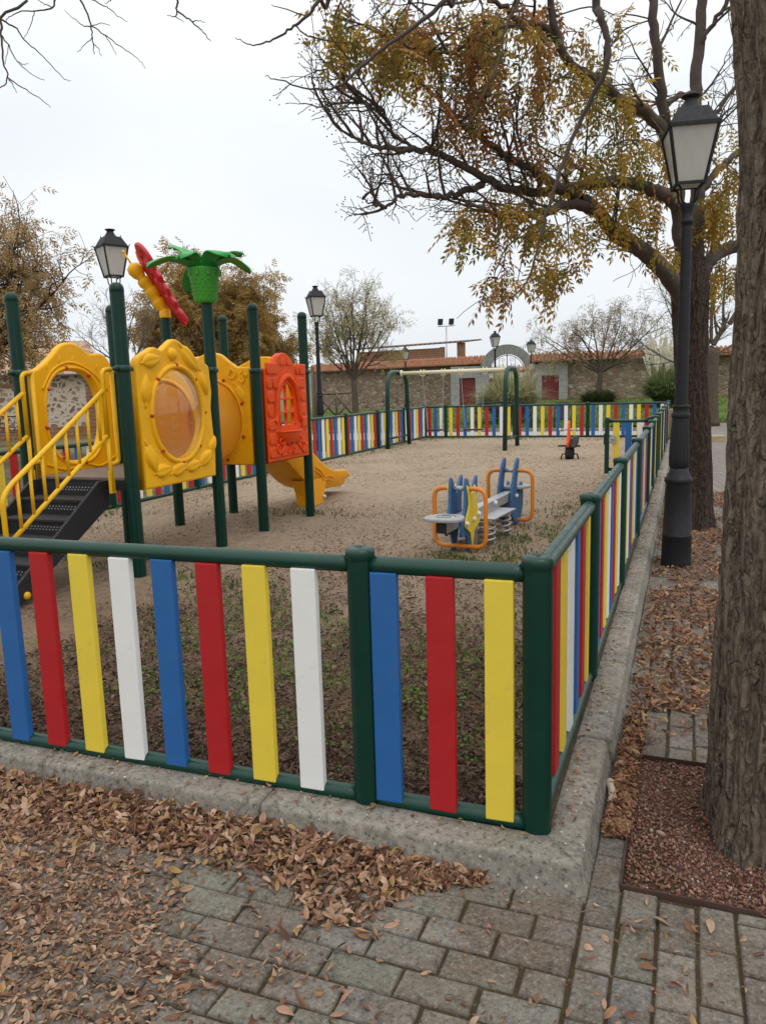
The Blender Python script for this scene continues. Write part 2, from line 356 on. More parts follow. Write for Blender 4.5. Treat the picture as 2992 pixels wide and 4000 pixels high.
def tag(o, label=None, cat=None, group=None, kind=None):
    for k, v in (('label', label), ('category', cat), ('group', group), ('kind', kind)):
        if v: o[k] = v
    return o
def thing(name, label, cat, loc=(0, 0, 0), rz=0, group=None, off=None):
    o = bpy.data.objects.new(name, None); COL.objects.link(o); o.empty_display_size = .2
    o.location = loc; o.rotation_euler = (0, 0, rz); OFF[o.name] = off or (0, 0, 0)
    return tag(o, label, cat, group)
def lthing(name, label, cat, a, b, z=0, group=None):
    """thing whose parts are given in playground coordinates (a, b, z)"""
    return thing(name, label, cat, W(a, b, z), ANG, group, (a, b, z))
def dup(o, parent=None, loc=None, rz=None):
    c = o.copy(); COL.objects.link(c); OFF[c.name] = OFF.get(o.name, (0, 0, 0))
    if parent: c.parent = parent
    if loc is not None: c.location = loc
    if rz is not None: c.rotation_euler = (0, 0, rz)
    for ch in list(o.children): dup(ch, c)
    return c
def catmull(pts, k=8, closed=False):
    P = [Vector(p) for p in pts]; n = len(P); out = []
    for i in range(n if closed else n - 1):
        p0, p1, p2, p3 = (P[(i + j - 1) % n] if closed else P[min(max(i + j - 1, 0), n - 1)] for j in range(4))
        for j in range(k):
            t = j / k
            out.append(.5 * ((2 * p1) + (p2 - p0) * t + (2 * p0 - 5 * p1 + 4 * p2 - p3) * t * t + (3 * p1 - p0 - 3 * p2 + p3) * t ** 3))
    if not closed: out.append(P[-1])
    return out
def fillet(pts, r, k=6, closed=False):
    P = [Vector(p) for p in pts]; n = len(P); out = []
    for i in range(n):
        if not closed and i in (0, n - 1): out.append(P[i]); continue
        a, b, c = P[i - 1], P[i], P[(i + 1) % n]
        rr = min(r, (a - b).length * .49, (c - b).length * .49)
        s, e = b + (a - b).normalized() * rr, b + (c - b).normalized() * rr
        for j in range(k + 1):
            t = j / k; out.append(s * (1 - t) ** 2 + b * 2 * t * (1 - t) + e * t * t)
    return out
def curve_shape(loops, thick, bev=.012, res=2):
    """2-D outlines (outer first, then holes) as a rounded plate: vertices and faces, thickness along z"""
    cu = bpy.data.curves.new('tmp', 'CURVE'); cu.dimensions = '2D'; cu.fill_mode = 'BOTH'
    cu.extrude = max(thick / 2 - bev, 1e-4); cu.bevel_depth = bev; cu.bevel_resolution = res; cu.offset = -bev
    for lp in loops:
        sp = cu.splines.new('POLY'); sp.points.add(len(lp) - 1); sp.use_cyclic_u = True
        for q, p in zip(sp.points, lp): q.co = (p[0], p[1], 0, 1)
    o = bpy.data.objects.new('tmp', cu); COL.objects.link(o)
    dg = bpy.context.evaluated_depsgraph_get(); dg.update()
    me = bpy.data.meshes.new_from_object(o.evaluated_get(dg))
    vs = [tuple(v.co) for v in me.vertices]; fs = [tuple(p.vertices) for p in me.polygons]
    bpy.data.objects.remove(o); bpy.data.curves.remove(cu); bpy.data.meshes.remove(me)
    return vs, fs
def text_shape(txt, size, thick):
    cu = bpy.data.curves.new('tmp', 'FONT'); cu.body = txt; cu.size = size; cu.extrude = thick; cu.align_x = 'CENTER'; cu.align_y = 'CENTER'; cu.bevel_depth = .004; cu.resolution_u = 4
    o = bpy.data.objects.new('tmp', cu); COL.objects.link(o)
    dg = bpy.context.evaluated_depsgraph_get(); dg.update(); me = bpy.data.meshes.new_from_object(o.evaluated_get(dg))
    vs = [tuple(v.co) for v in me.vertices]; fs = [tuple(p.vertices) for p in me.polygons]
    bpy.data.objects.remove(o); bpy.data.curves.remove(cu); bpy.data.meshes.remove(me); return vs, fs
def ellipse(cx, cy, rx, ry, n=40, p=2.0):
    out = []
    for k in range(n):
        t = 2 * math.pi * k / n; c, s_ = math.cos(t), math.sin(t)
        out.append((cx + rx * math.copysign(abs(c) ** (2 / p), c), cy + ry * math.copysign(abs(s_) ** (2 / p), s_)))
    return out
def mesh_np(name, V, F, mat, parent=None, col=None, smooth=True):
    """V (n,3), F (m,k) arrays -> object; col (n,3) point colours"""
    me = bpy.data.meshes.new(name); k = F.shape[1]
    me.vertices.add(len(V)); me.vertices.foreach_set('co', np.ascontiguousarray(V, np.float32).ravel())
    me.loops.add(F.size); me.loops.foreach_set('vertex_index', np.ascontiguousarray(F, np.int32).ravel())
    me.polygons.add(len(F)); me.polygons.foreach_set('loop_start', np.arange(0, F.size, k, dtype=np.int32))
    me.polygons.foreach_set('loop_total', np.full(len(F), k, np.int32))
    me.polygons.foreach_set('use_smooth', np.full(len(F), smooth, bool))
    if col is not None:
        at_ = me.color_attributes.new('Col', 'FLOAT_COLOR', 'POINT')
        at_.data.foreach_set('color', np.concatenate([col, np.ones((len(col), 1))], 1).astype(np.float32).ravel())
    me.update(calc_edges=True)
    return link(name, me, mat, parent)
def frames(dirs, ups=None, roll=None):
    """rotation matrices (k,3,3) whose columns are x, y=dir, z"""
    y = dirs / np.linalg.norm(dirs, axis=1, keepdims=True)
    u = np.tile([0., 0., 1.], (len(y), 1)) if ups is None else ups
    x = np.cross(y, u); bad = np.linalg.norm(x, axis=1) < 1e-4; x[bad] = [1, 0, 0]; x /= np.linalg.norm(x, axis=1, keepdims=True)
    z = np.cross(x, y)
    if roll is not None:
        c, s_ = np.cos(roll)[:, None], np.sin(roll)[:, None]; x, z = x * c + z * s_, z * c - x * s_
    return np.stack([x, y, z], 2)
def scatter(name, tv, tf, Rm, pos, scale, mat, col, parent=None, smooth=True, vcol=None):
    """copies of a template (verts, quad faces) merged into one mesh"""
    k, n = len(pos), len(tv)
    V = np.einsum('kij,nj->kni', Rm, tv) * scale.reshape(k, 1, -1) + pos[:, None, :]
    F = (tf[None] + (np.arange(k) * n)[:, None, None]).reshape(-1, tf.shape[1])
    C = np.repeat(col[:, None, :], n, 1)
    if vcol is not None: C = C * vcol[None, :, None]
    return mesh_np(name, V.reshape(-1, 3), F, mat, parent, np.clip(C.reshape(-1, 3), 0, 1), smooth)
def pick(pal, k, jit=.15):
    pal = np.array(pal); c = pal[nr.randint(len(pal), size=k)]
    return np.clip(c * (1 + nr.uniform(-jit, jit, (k, 1))), 0, 1)

# ------------------------------------------------------------------ sky and light
wd = bpy.data.worlds.new('World'); scene.world = wd; wd.use_nodes = True
nt = wd.node_tree; bg = nt.nodes['Background']
SUN_EL, SUN_AZ = R(58), R(150)
sky = nd(nt, 'ShaderNodeTexSky', sky_type='NISHITA'); sky.sun_disc = False; sky.sun_elevation = SUN_EL; sky.sun_rotation = SUN_AZ
tc = nt.nodes.new('ShaderNodeTexCoord')
sepz = nd(nt, 'ShaderNodeSeparateXYZ'); lk(nt, tc.outputs['Generated'], sepz.inputs[0])
mp = nt.nodes.new('ShaderNodeMapping'); mp.inputs['Scale'].default_value = (1.2, 1.2, 3.2); lk(nt, tc.outputs['Generated'], mp.inputs[0])
cn = noise_t(nt, mp.outputs[0], 1.6, 5, .5, .4)
# stratus deck: brightness climbs from the horizon to the zenith
base = ramp(nt, sepz.outputs[2], [(0, (8.8, 9.0, 9.3)), (.10, (9.5, 9.75, 10.0)), (.3, (9.9, 10.2, 10.4)), (.5, (12.5, 12.7, 12.8)), (1, (18, 18, 18))])
cl = mixc(nt, 1.0, base, ramp(nt, cn, [(.3, (.92, .94, .965)), (.7, (1.05, 1.05, 1.05))]), 'MULTIPLY')
skyc = mixc(nt, .93, sky.outputs[0], cl)
lk(nt, skyc, bg.inputs[0]); bg.inputs[1].default_value = .1
sl = bpy.data.lights.new('sun', 'SUN'); sl.energy = .6; sl.angle = R(25); sl.color = (1, .96, .9)
so = bpy.data.objects.new('sun', sl); COL.objects.link(so)
so.rotation_euler = Vector((-math.sin(SUN_AZ) * math.cos(SUN_EL), -math.cos(SUN_AZ) * math.cos(SUN_EL), -math.sin(SUN_EL))).to_track_quat('-Z', 'Y').to_euler()
vs_ = scene.view_settings; vs_.view_transform = 'Standard'; vs_.look = 'None'; vs_.gamma = 1; vs_.exposure = 0
scene.cycles.max_bounces = 6; scene.cycles.transparent_max_bounces = 12; scene.cycles.use_denoising = True

# ------------------------------------------------------------------ ground
def fbm(x, y, s=1.0, o=3):
    return sum(mnoise.noise(Vector((x * s * 2 ** k, y * s * 2 ** k, 3.7 * k))) / 2 ** k for k in range(o))
def sheet(name, a0, a1, na, b0, b1, nb, zf, mat, cf=None, world=False):
    A, B = np.meshgrid(np.linspace(a0, a1, na + 1), np.linspace(b0, b1, nb + 1))
    A, B = A.ravel(), B.ravel()
    Z = np.array([zf(a, b) for a, b in zip(A, B)])
    C = np.array([cf(a, b) for a, b in zip(A, B)]) if cf else np.ones((len(A), 3))
    if world: V = np.stack([A, B, Z], 1)
    else: V = np.stack([OX + E1.x * A + E2.x * B, OY + E1.y * A + E2.y * B, Z], 1)
    i = np.arange(na)[None] + (np.arange(nb) * (na + 1))[:, None]; i = i.ravel()
    F = np.stack([i, i + 1, i + na + 2, i + na + 1], 1)
    return tag(mesh_np(name, V, F, mat, None, C), kind='structure')
sheet('ground', -700, 900, 8, -300, 1500, 8, lambda x, y: -.17, MT['far_ground'], world=True)
def soil_z(a, b):
    e = min(a + 7, -a, b, 20 - b); k = min(1, max(0, e / .5))
    return .012 * fbm(a, b, .9) * k + .012 * fbm(a, b, 5, 2) * k + .06 * math.exp(-((a + 4.4) ** 2 + (b - 7.75) ** 2) / .25)*.8 - .006
def soil_c(a, b):
    w = math.exp(-max(0, b - 1.2 + 1.2 * fbm(a, b, .5)) / 1.9)           # leaf mould near the corner
    w = max(w, .75 * math.exp(-max(0, -a - .25) / .7) * math.exp(-max(0, b - 9) / 3))
    return np.array([1, 1, 1]) * (1 - w) + np.array([.52, .44, .38]) * w
sheet('playground_soil', -7.05, .035, 130, -.035, 20.1, 300, soil_z, MT['sand'], soil_c)
MT['walk_tile'] = paint('walkway_tiles', (.36, .34, .31), .85, .15, 4)
# paved strips round the playground
def flat(z): return lambda a, b: z
sheet('path', .2, 5.2, 4, 4.0, 31, 6, flat(-.106), MT['path_brick'])
sheet('pavement', -16, -7.2, 4, -3, 24, 4, flat(-.11), MT['far_ground'], lambda a, b: np.array([.62, .62, .66]))
sheet('walkway', -16, .2, 8, 20.28, 24.2, 4, flat(-.10), MT['walk_tile'])
def lawn_z(x, y): return -.15 + .5 * min(1, max(0, (y - 27) / 20)) * min(1, max(0, (x - 1) / 9)) + .03 * fbm(x, y, .3)
def lawn_c(x, y):
    k = .5 + .5 * fbm(x, y, .12)
    return np.array([1, 1, 1]) * k + np.array([1.25, .95, .8]) * (1 - k)
sheet('lawn', -7, 36, 43, 28.5, 62, 34, lawn_z, MT['lawn'], lawn_c, world=True)
k_ = MB(); k_.obox(W(-16, 24.3, -.06), W(.5, 24.3, -.06), .15, .14)
tag(k_.build('kerb', MT['kerb']), kind='structure')
# far hills beyond the wall
hv = MB(); N = 60
ys = [(-500 + 1100 * k / N, 420 + 60 * math.sin(k * .4), 9 + 7 * fbm(k * .12, 2, 1, 3) + 3 * math.sin(k * .23)) for k in range(N + 1)]
hv.add([(x, y - 60, -.3) for x, y, z in ys] + [(x, y, max(3, z)) for x, y, z in ys] + [(x, y + 150, -.3) for x, y, z in ys],
       [(i, i + 1, N + 2 + i, N + 1 + i) for i in range(N)] + [(N + 1 + i, N + 2 + i, 2 * N + 3 + i, 2 * N + 2 + i) for i in range(N)])
MT['hill'] = paint('hillside', (.12, .14, .12), .95, .3, .02, (.09, .12, .1), .6, 0)
tag(hv.build('hills', MT['hill']), kind='structure')

# ------------------------------------------------------------------ kerb of worn concrete blocks
def kerb(axis, ends, cuts, name):
    prof = [(.0, -.13), (.0, .0), (.008, .011), (.06, .0115), (.108, .011), (.118, .0112), (.128, .0105), (.135, .006), (.139, -.003), (.1405, -.012), (.1415, -.022), (.147, -.05), (.154, -.08), (.160, -.10), (.166, -.14)]
    m = MB(); e = [ends[0]] + cuts + [ends[1]]
    for q in range(len(e) - 1):
        n = max(4, int((e[q + 1] - e[q]) / .03)); vs = []
        dz, dd = rng.uniform(-.006, .004), rng.uniform(-.006, .006)
        for i in range(n + 1):
            t = i / n; gap = .007
            for d, z in prof:
                lo = e[q] + gap if q else e[q]; hi = e[q + 1] - gap
                if axis == 'a':
                    if q == len(e) - 2: hi = .035 + d - .003          # mitred corner
                else:
                    if q == 0: lo = -.035 - d + .003
                s_ = lo + (hi - lo) * t
                edge = min(t, 1 - t) * (hi - lo); chip = .011 * max(0, 1 - edge / .022) * (1 if d > .09 else .3)
                nz = .0013 * fbm(s_ * 20, d * 60 + z * 40, 1, 3) + .0015 * fbm(s_ * 3, 2, 1, 2)
                dd_, zz = d + dd * (d > .02) - chip * .6 + nz * (d > .1), z + (dz - chip * .5 + nz if z > -.11 else 0)
                vs.append(W(s_, -.035 - dd_, zz) if axis == 'a' else W(.035 + dd_, s_, zz))
        k = len(prof)
        m.add(vs, [(i * k + j, i * k + j + 1, (i + 1) * k + j + 1, (i + 1) * k + j) for i in range(n) for j in range(k - 1)] + [tuple(range(k)), tuple(n * k + j for j in range(k))])
    return tag(m.build(name, MT['kerb']), kind='structure')
kerb('a', (-7.2, .2), [-7 + .98 * k for k in range(1, 7)][:-1] + [-1.02], 'kerb')
kerb('b', (-.2, 20.3), [.78 + .98 * k for k in range(20)], 'kerb')
kl = MB(); kl.obox(W(-7.12, -.1, -.06), W(-7.12, 20.3, -.06), .16, .14); kl.obox(W(-7.2, 20.2, -.055), W(.2, 20.2, -.055), .12, .13)
tag(kl.build('kerb', MT['kerb']), kind='structure')

# ------------------------------------------------------------------ concrete pavers in front and to the right
def pavers():
    V, C = [], []; F = []
    def add(a0, a1, b0, b1):
        g = .0035 + rng.uniform(0, .002); a0 += g; a1 -= g; b0 += g; b1 -= g
        if a1 - a0 < .02 or b1 - b0 < .02: return
        z = PAVE + rng.uniform(-.004, .003); tx, ty = rng.uniform(-.012, .012), rng.uniform(-.012, .012); r = .007
        am, bm = (a0 + a1) / 2, (b0 + b1) / 2; o = len(V)
        ja = [rng.uniform(-.003, .003) for _ in range(8)]
        for (q, dz) in ((0, -.04), (0, -.009), (r * .45, -.0025), (r, 0)):
            for i, (a, b) in enumerate(((a0 + q, b0 + q), (a1 - q, b0 + q), (a1 - q, b1 - q), (a0 + q, b1 - q))):
                a += ja[i]; b += ja[i + 4]
                V.append(W(a, b, z + dz + (a - am) * tx + (b - bm) * ty))
        for l in range(3):
            for i in range(4): F.append((o + l * 4 + i, o + l * 4 + (i + 1) % 4, o + l * 4 + 4 + (i + 1) % 4, o + l * 4 + 4 + i))
        F.append((o + 12, o + 13, o + 14, o + 15))
        t = rng.uniform(.82, 1.15); c = np.array([.205, .19, .163]) * t + np.array([rng.uniform(-.01, .015), 0, rng.uniform(-.012, .008)])
        C.extend([c] * 16)
    row = 0; b = -.19
    while b > -2.1:
        a = .185; first = True
        while a > -3.4:
            L = .225 if not first else (.13 if row % 2 else .225)
            add(a - L, a, b - .115, b); a -= L; first = False
        row += 1; b -= .115
    col = 0; a = .19
    while a < 3.6:
        b = -2.2 + (.11 if col % 2 else 0) + .03 * (col % 3)
        while b < 8:
            L = .225 if col else .19
            inpit = lambda bb: .29 < a + .05 < 1.31 and -.08 < bb < .86
            b0, b1 = b, b + L
            if col and a + .05 > .29 and a < 1.31:
                if b0 < -.09 < b1: b1 = -.09
                elif b0 < .87 < b1: b0 = .87
                elif b0 >= -.09 and b1 <= .87: b += L; continue
            add(a, a + (.112 if col else .105), b0, b1); b += L
        a += .113 if col else .106; col += 1
    me = mesh_np('pavement', np.array([tuple(v) for v in V]), np.array(F), MT['paver'], None, np.array(C), smooth=False)
    return tag(me, kind='structure')
pavers()
sheet('paving_bed', -3.6, 3.9, 20, -2.4, 8.2, 30, flat(PAVE - .011), MT['dirt'], lambda a, b: np.array([.5, .55, .45]))
sheet('tree_pit', .295, 1.305, 20, -.085, .865, 20, lambda a, b: PAVE - .008 + .006 * fbm(a, b, 4), MT['gravel'])
pe = MB()
for p, q in (((.29, -.09), (.29, .87)), ((.29, .87), (1.31, .87)), ((1.31, .87), (1.31, -.09)), ((1.31, -.09), (.29, -.09))):
    pe.obox(W(*p, PAVE - .01), W(*q, PAVE - .01), .006, .045)
MT['rust'] = paint('rusty_edging', (.07, .035, .025), .8, .3, 9)
tag(pe.build('pit_edging', MT['rust']), kind='structure')
def pebble_field():
    k = 8000
    ico = bmesh.new(); bmesh.ops.create_icosphere(ico, subdivisions=1, radius=1); ico.verts.ensure_lookup_table()
    tv = np.array([v.co[:] for v in ico.verts]); tf = np.array([[v.index for v in f.verts] for f in ico.faces]); ico.free()
    A, B = nr.uniform(.3, 1.3, k), nr.uniform(-.08, .86, k)
    P = np.array([tuple(W(a, b, PAVE - .004 + nr.uniform(-.003, .003))) for a, b in zip(A, B)])
    sc = nr.uniform(.0035, .0066, (k, 1)) * nr.uniform(.6, 1.3, (k, 3))
    col = pick([(.21, .10, .068), (.25, .13, .09), (.16, .072, .048), (.30, .18, .13)], k, .25)
    col[nr.rand(k) < .025] = (.45, .38, .32)
    Rm = frames(nr.normal(size=(k, 3)))
    V = np.einsum('kij,knj->kni', Rm, tv[None] * sc[:, None, :]) + P[:, None]
    F = (tf[None] + (np.arange(k) * len(tv))[:, None, None]).reshape(-1, 3)
    o = mesh_np('gravel', V.reshape(-1, 3), F, MT['dry'], None, np.repeat(col[:, None], len(tv), 1).reshape(-1, 3), False)
    tag(o, 'loose dark red gravel filling the square pit around the near tree trunk', 'gravel', kind='stuff')
pebble_field()

# ------------------------------------------------------------------ colourful fence
post0 = None; slat_me = {}
def slat_mesh(c, along):
    if (c, along) not in slat_me:
        m = MB(); w, t = .05, .016
        if along == 'a': m.box(-w, w, -t, t, .028, .902)
        else: m.box(-t, t, -w, w, .028, .902)
        o = m.build('slat', MT[c], None); me = o.data; bpy.data.objects.remove(o)
        bm = bmesh.new(); bm.from_mesh(me); bmesh.ops.bevel(bm, geom=bm.edges[:], offset=.005, segments=2, affect='EDGES', profile=.6); bm.to_mesh(me); bm.free()
        for p in me.polygons: p.use_smooth = False
        slat_me[(c, along)] = me
    return slat_me[(c, along)]
def fpost_mesh():
    m = MB(); m.lathe([(.05, -.06), (.05, .952)], n=28)
    o = m.build('post', MT['post_green'], None); me = o.data; bpy.data.objects.remove(o)
    m = MB(); m.lathe([(.0515, .945), (.0535, .947), (.0535, .972), (.050, .981), (.040, .986), (.016, .9875), (.015, .9855), (.008, .9855), (.007, .990), (0, .991)], n=28)
    o = m.build('cap', MT['green'], None); mc = o.data; bpy.data.objects.remove(o); return me, mc
POST_ME, CAP_ME = fpost_mesh()
def fence(name, label, along, fixed, posts, skip, seqs, shift=0):
    mid = (posts[0] + posts[-1]) / 2
    root = lthing(name, label, 'fence', *((mid, fixed) if along == 'a' else (fixed, mid)), 0, 'coloured slat fence around the playground')
    P = lambda s_, z, d=0: (s_, fixed + d, z) if along == 'a' else (fixed + d, s_, z)
    off = OFF[root.name]
    for i, s_ in enumerate(posts):
        if i in skip: continue
        o = link('post', POST_ME, [], root); x = P(s_, 0); o.location = (x[0] - off[0], x[1] - off[1], 0)
        c = bpy.data.objects.new('cap', CAP_ME); COL.objects.link(c); c.parent = o
    for i, (lo, hi, cols, first, pitch) in enumerate(seqs):
        for nm, z, bow in (('top_rail', .924, 0), ('bottom_rail', .024, 0)):
            m = MB(); m.tube([P(lo + .04, z), P(lo + .08, z), P(hi - .08, z), P(hi - .04, z)], .0315, 20); m.build(nm, MT['green'], root)
        for k, c in enumerate(cols):
            s_ = first + k * pitch; x = P(s_, 0, shift)
            o = bpy.data.objects.new('slat', slat_mesh(c, along)); COL.objects.link(o); o.parent = root
            o.location = (x[0] - off[0], x[1] - off[1], rng.uniform(-.003, .003)); o.rotation_euler = (0, 0, rng.uniform(-.03, .03))
    return root
def cyc(order, n, s0=0): return [order[(s0 + k) % len(order)] for k in range(n)]
BRYW = ['blue', 'red', 'yellow', 'white']
# near run: measured slat by slat
near = [(-.635, 0, ['blue', 'red', 'yellow'], -.54, .207), (-2.755, -.635, cyc(BRYW, 9, 3), -2.511, .207), (-4.87, -2.755, cyc(BRYW, 9, 2), -4.64, .207), (-6.95, -4.87, cyc(BRYW, 9, 1), -6.74, .207)]
nf = fence('slat_fence', 'near fence run of wide spaced coloured slats closest to the camera, above the leaf pile', 'a', 0, [-6.95, -4.87, -2.755, -.635, 0], (), near, -.016)
nf.rotation_euler.z += .018; nf.location = W(-3.475, -.018 * 3.475 - .004, 0)
def auto(posts, order, s0=0, gaps=()):
    out = []; k = s0
    for i in range(len(posts) - 1):
        if i in gaps: continue
        L = posts[i + 1] - posts[i]; n = max(1, int(round((L - .1) / .21))); pitch = (L - .1) / n
        out.append((posts[i], posts[i + 1], cyc(order, n, k), posts[i] + .05 + pitch / 2, pitch)); k += n
    return out
rp = [0, 1.5, 3.45, 5.5, 7.57, 9.15, 10.6, 11.6, 13.4, 15.3, 17.4, 19.95]
fence('slat_fence', 'right fence run of coloured slats receding beside the kerb and the lamp post', 'b', 0, rp, (0,), auto(rp, BRYW, 0, (6,)))
fp = [-6.95, -6.3, -4.22, -2.13, 0]
fence('slat_fence', 'far fence run of coloured slats behind the swings, facing the camera', 'a', 19.95, fp, (4,), auto(fp, ['red', 'blue', 'white', 'yellow']))
lp = [0, 2, 4, 6, 8, 10, 12, 14, 16, 18, 19.95]
fence('slat_fence', 'left fence run of coloured slats passing behind the yellow slide tower', 'b', -6.95, lp, (0, 10), auto(lp, ['blue', 'white', 'yellow', 'red']))
# gate swung inwards
g = lthing('fence_gate', 'open green gate leaf with yellow, blue and white slats, swung into the playground', 'gate', -.4, 10.62)
for s_ in (-.75, -.095):
    m = MB(); m.lathe([(.038, .04), (.038, .93)], (s_, 10.62, 0), 20); m.lathe([(.041, .93), (.041, .955), (.034, .963), (0, .964)], (s_, 10.62, 0), 20); m.build('gate_post', MT['green'], g)
m = MB(); m.tube([(-.72, 10.62, .90), (-.12, 10.62, .90)], .028, 16); m.build('top_rail', MT['green'], g)
m = MB(); m.tube([(-.72, 10.62, .11), (-.12, 10.62, .11)], .028, 16); m.build('bottom_rail', MT['green'], g)
for k, c in enumerate(['yellow', 'blue', 'white']):
    m = MB(); m.box(-.655 + k * .19, -.555 + k * .19, 10.60, 10.632, .1, .88); m.build('slat', MT[c], g, .005)
m = MB(); m.box(-.80, -.77, 10.58, 10.64, .52, .70); m.box(-.83, -.79, 10.60, 10.62, .64, .66); l = m.build('latch', MT['black'], g, .004)
m = MB(); m.prism(ellipse(-.66, .60, .055, .075, 20, 2.6), lambda u, v, d: (u, d, v), 10.575, 10.59); m.ell((-.655, 10.57, .615), .018, .012, .018); m.build('latch_plate', MT['steel'], g)
m = MB()
for z in (.2, .8): m.tube([(-.095, 10.62, z), (0, 10.6, z)], .013, 10)
m.build('hinge', MT['steel'], g)

# ------------------------------------------------------------------ play tower
T = lthing('play_tower', 'climbing tower with green posts, yellow panels, black stairs, slide and plastic palm top', 'play tower', -4.45, 4.4)
def pzb(a0): return lambda v: (a0 + v[2], v[0], v[1])            # plate in the (b, z) plane
def pza(b0): return lambda v: (v[0], b0 - v[2], v[1])            # plate in the (a, z) plane
def plate(m, loops, thick, fn, bev=.014):
    vs, fs = curve_shape(loops, thick, bev); return m.add([fn(v) for v in vs], fs)
RP, LP, BB = -3.9, -5.03, dict(f=2.74, m1=4.03, m2=4.9, k=6.03)
posts = [(RP, 2.74, 2.40), (LP, 2.74, 2.40), (LP, 4.0, 2.40), (RP - .02, 4.05, 2.41), (LP - .05, 4.95, 2.40), (RP, 4.87, 2.42), (RP, 6.02, 2.42), (LP, 6.04, 2.45)]
for i, (a, b, h) in enumerate(posts):
    m = MB(); m.lathe([(.0555, -.05), (.0555, h)], (a, b, 0), 28)
    for k in range(4): t = R(45 + 90 * k); m.tube([(a + .056 * math.cos(t), b + .056 * math.sin(t), .0), (a + .056 * math.cos(t), b + .056 * math.sin(t), h - .02)], .0022, 4)
    p = m.build('post', MT['post_green'], T)
    if i not in (3, 4):
        m = MB(); m.lathe([(.057, h - .02), (.0585, h - .018), (.0585, h + .005), (.055, h + .022), (.044, h + .042), (.026, h + .053), (0, h + .057)], (a, b, 0), 28); m.build('cap', MT['post_green'], p)
    for z in ((1.765,) if i != 7 else (1.765,)):
        m = MB(); m.lathe([(.058, z - .028), (.066, z - .02), (.066, z + .02), (.058, z + .028)], (a, b, 0), 28)
        for sx in (-1, 1):
            m.tube([(a, b + sx * .055, z), (a, b + sx * .10, z)], .017, 10); m.ell((a, b + sx * .10, z), .02, .02, .02, 8, 6)
        m.build('clamp', MT['green'], p)
# decks
for b0, b1 in ((2.79, 3.99), (4.94, 5.99)):
    m = MB(); m.box(-4.98, -3.95, b0, b1, .825, .85); m.build('deck', MT['deck'], T, .004)
    m = MB(); m.box(-4.98, -3.95, b0, b0 + .03, .735, .823); m.box(-4.98, -3.95, b1 - .03, b1, .735, .823); m.box(-3.98, -3.95, b0 + .03, b1 - .03, .735, .823); m.box(-4.98, -4.95, b0 + .03, b1 - .03, .735, .823)
    for k in range(9): m.box(-3.95 + .0, -3.946, b0 + .1 + k * .1, b0 + .15 + k * .1, .77, .79)
    m.build('deck_frame', MT['black'], T)
def top_curve(pts): return [(p[0], p[1]) for p in catmull([(x, z, 0) for x, z in pts], 8)]
def outline(x0, x1, z0, top): return [(x0, z0), (x1, z0)] + [(p[0], p[1]) for p in top[::-1]]
def bolts(fn, cx, cz, rx, rz, d, parent, n=8, ph=0, skip=()):
    for k in range(n):
        if k in skip: continue
        t = 2 * math.pi * (k + ph) / n; m = MB(); c = fn((cx + rx * math.cos(t), cz + rz * math.sin(t), d)); m.ell(c, .019, .019, .019, 10, 8); m.build('bolt_cap', MT['bolt_red'], parent)
def rim(m, fn, cx, cz, rx, rz, d, r, p=2.0): m.tube([fn((x, z, d)) for x, z in ellipse(cx, cz, rx, rz, 48, p)], r, 8, closed=True)
def leafblob(m, fn, x, z, L, w, ang, d, h=.03):
    rot_c, rot_s = math.cos(ang), math.sin(ang); vs = []; n, k = 12, 7
    for i in range(n + 1):
        t = i / n; ww = w * math.sin(math.pi * min(1, t ** .8)) * (1 - .25 * t) + .002
        for j in range(k + 1):
            s_ = 2 * j / k - 1; u, v = (t - .5) * L, ww * s_ * .5
            hh = h * (math.sin(math.pi * t) ** .6) * max(0, 1 - s_ * s_) ** .6 * (1 - .22 * (abs(s_) < .2)) - .004
            vs.append(fn((x + u * rot_c - v * rot_s, z + u * rot_s + v * rot_c, d + hh)))
    m.add(vs, [(i * (k + 1) + j, i * (k + 1) + j + 1, (i + 1) * (k + 1) + j + 1, (i + 1) * (k + 1) + j) for i in range(n) for j in range(k)])
    m.tube([fn((x - .5 * L * rot_c * q, z - .5 * L * rot_s * q, d + .004)) for q in (.8, 1.25)], .008, 6)
def dome(name, fn, cx, cz, rx, rz, depth, mat, parent, p=2.0):
    vs = []; n, k = 9, 40
    for i in range(n + 1):
        t = math.pi / 2 * i / n
        for x, z in ellipse(0, 0, rx * math.cos(t) + 1e-4, rz * math.cos(t) + 1e-4, k, p): vs.append(fn((cx + x, cz + z, depth * math.sin(t))))
    m = MB(); m.add(vs, [(i * k + j, i * k + (j + 1) % k, (i + 1) * k + (j + 1) % k, (i + 1) * k + j) for i in range(n) for j in range(k)]); return m.build(name, mat, parent)
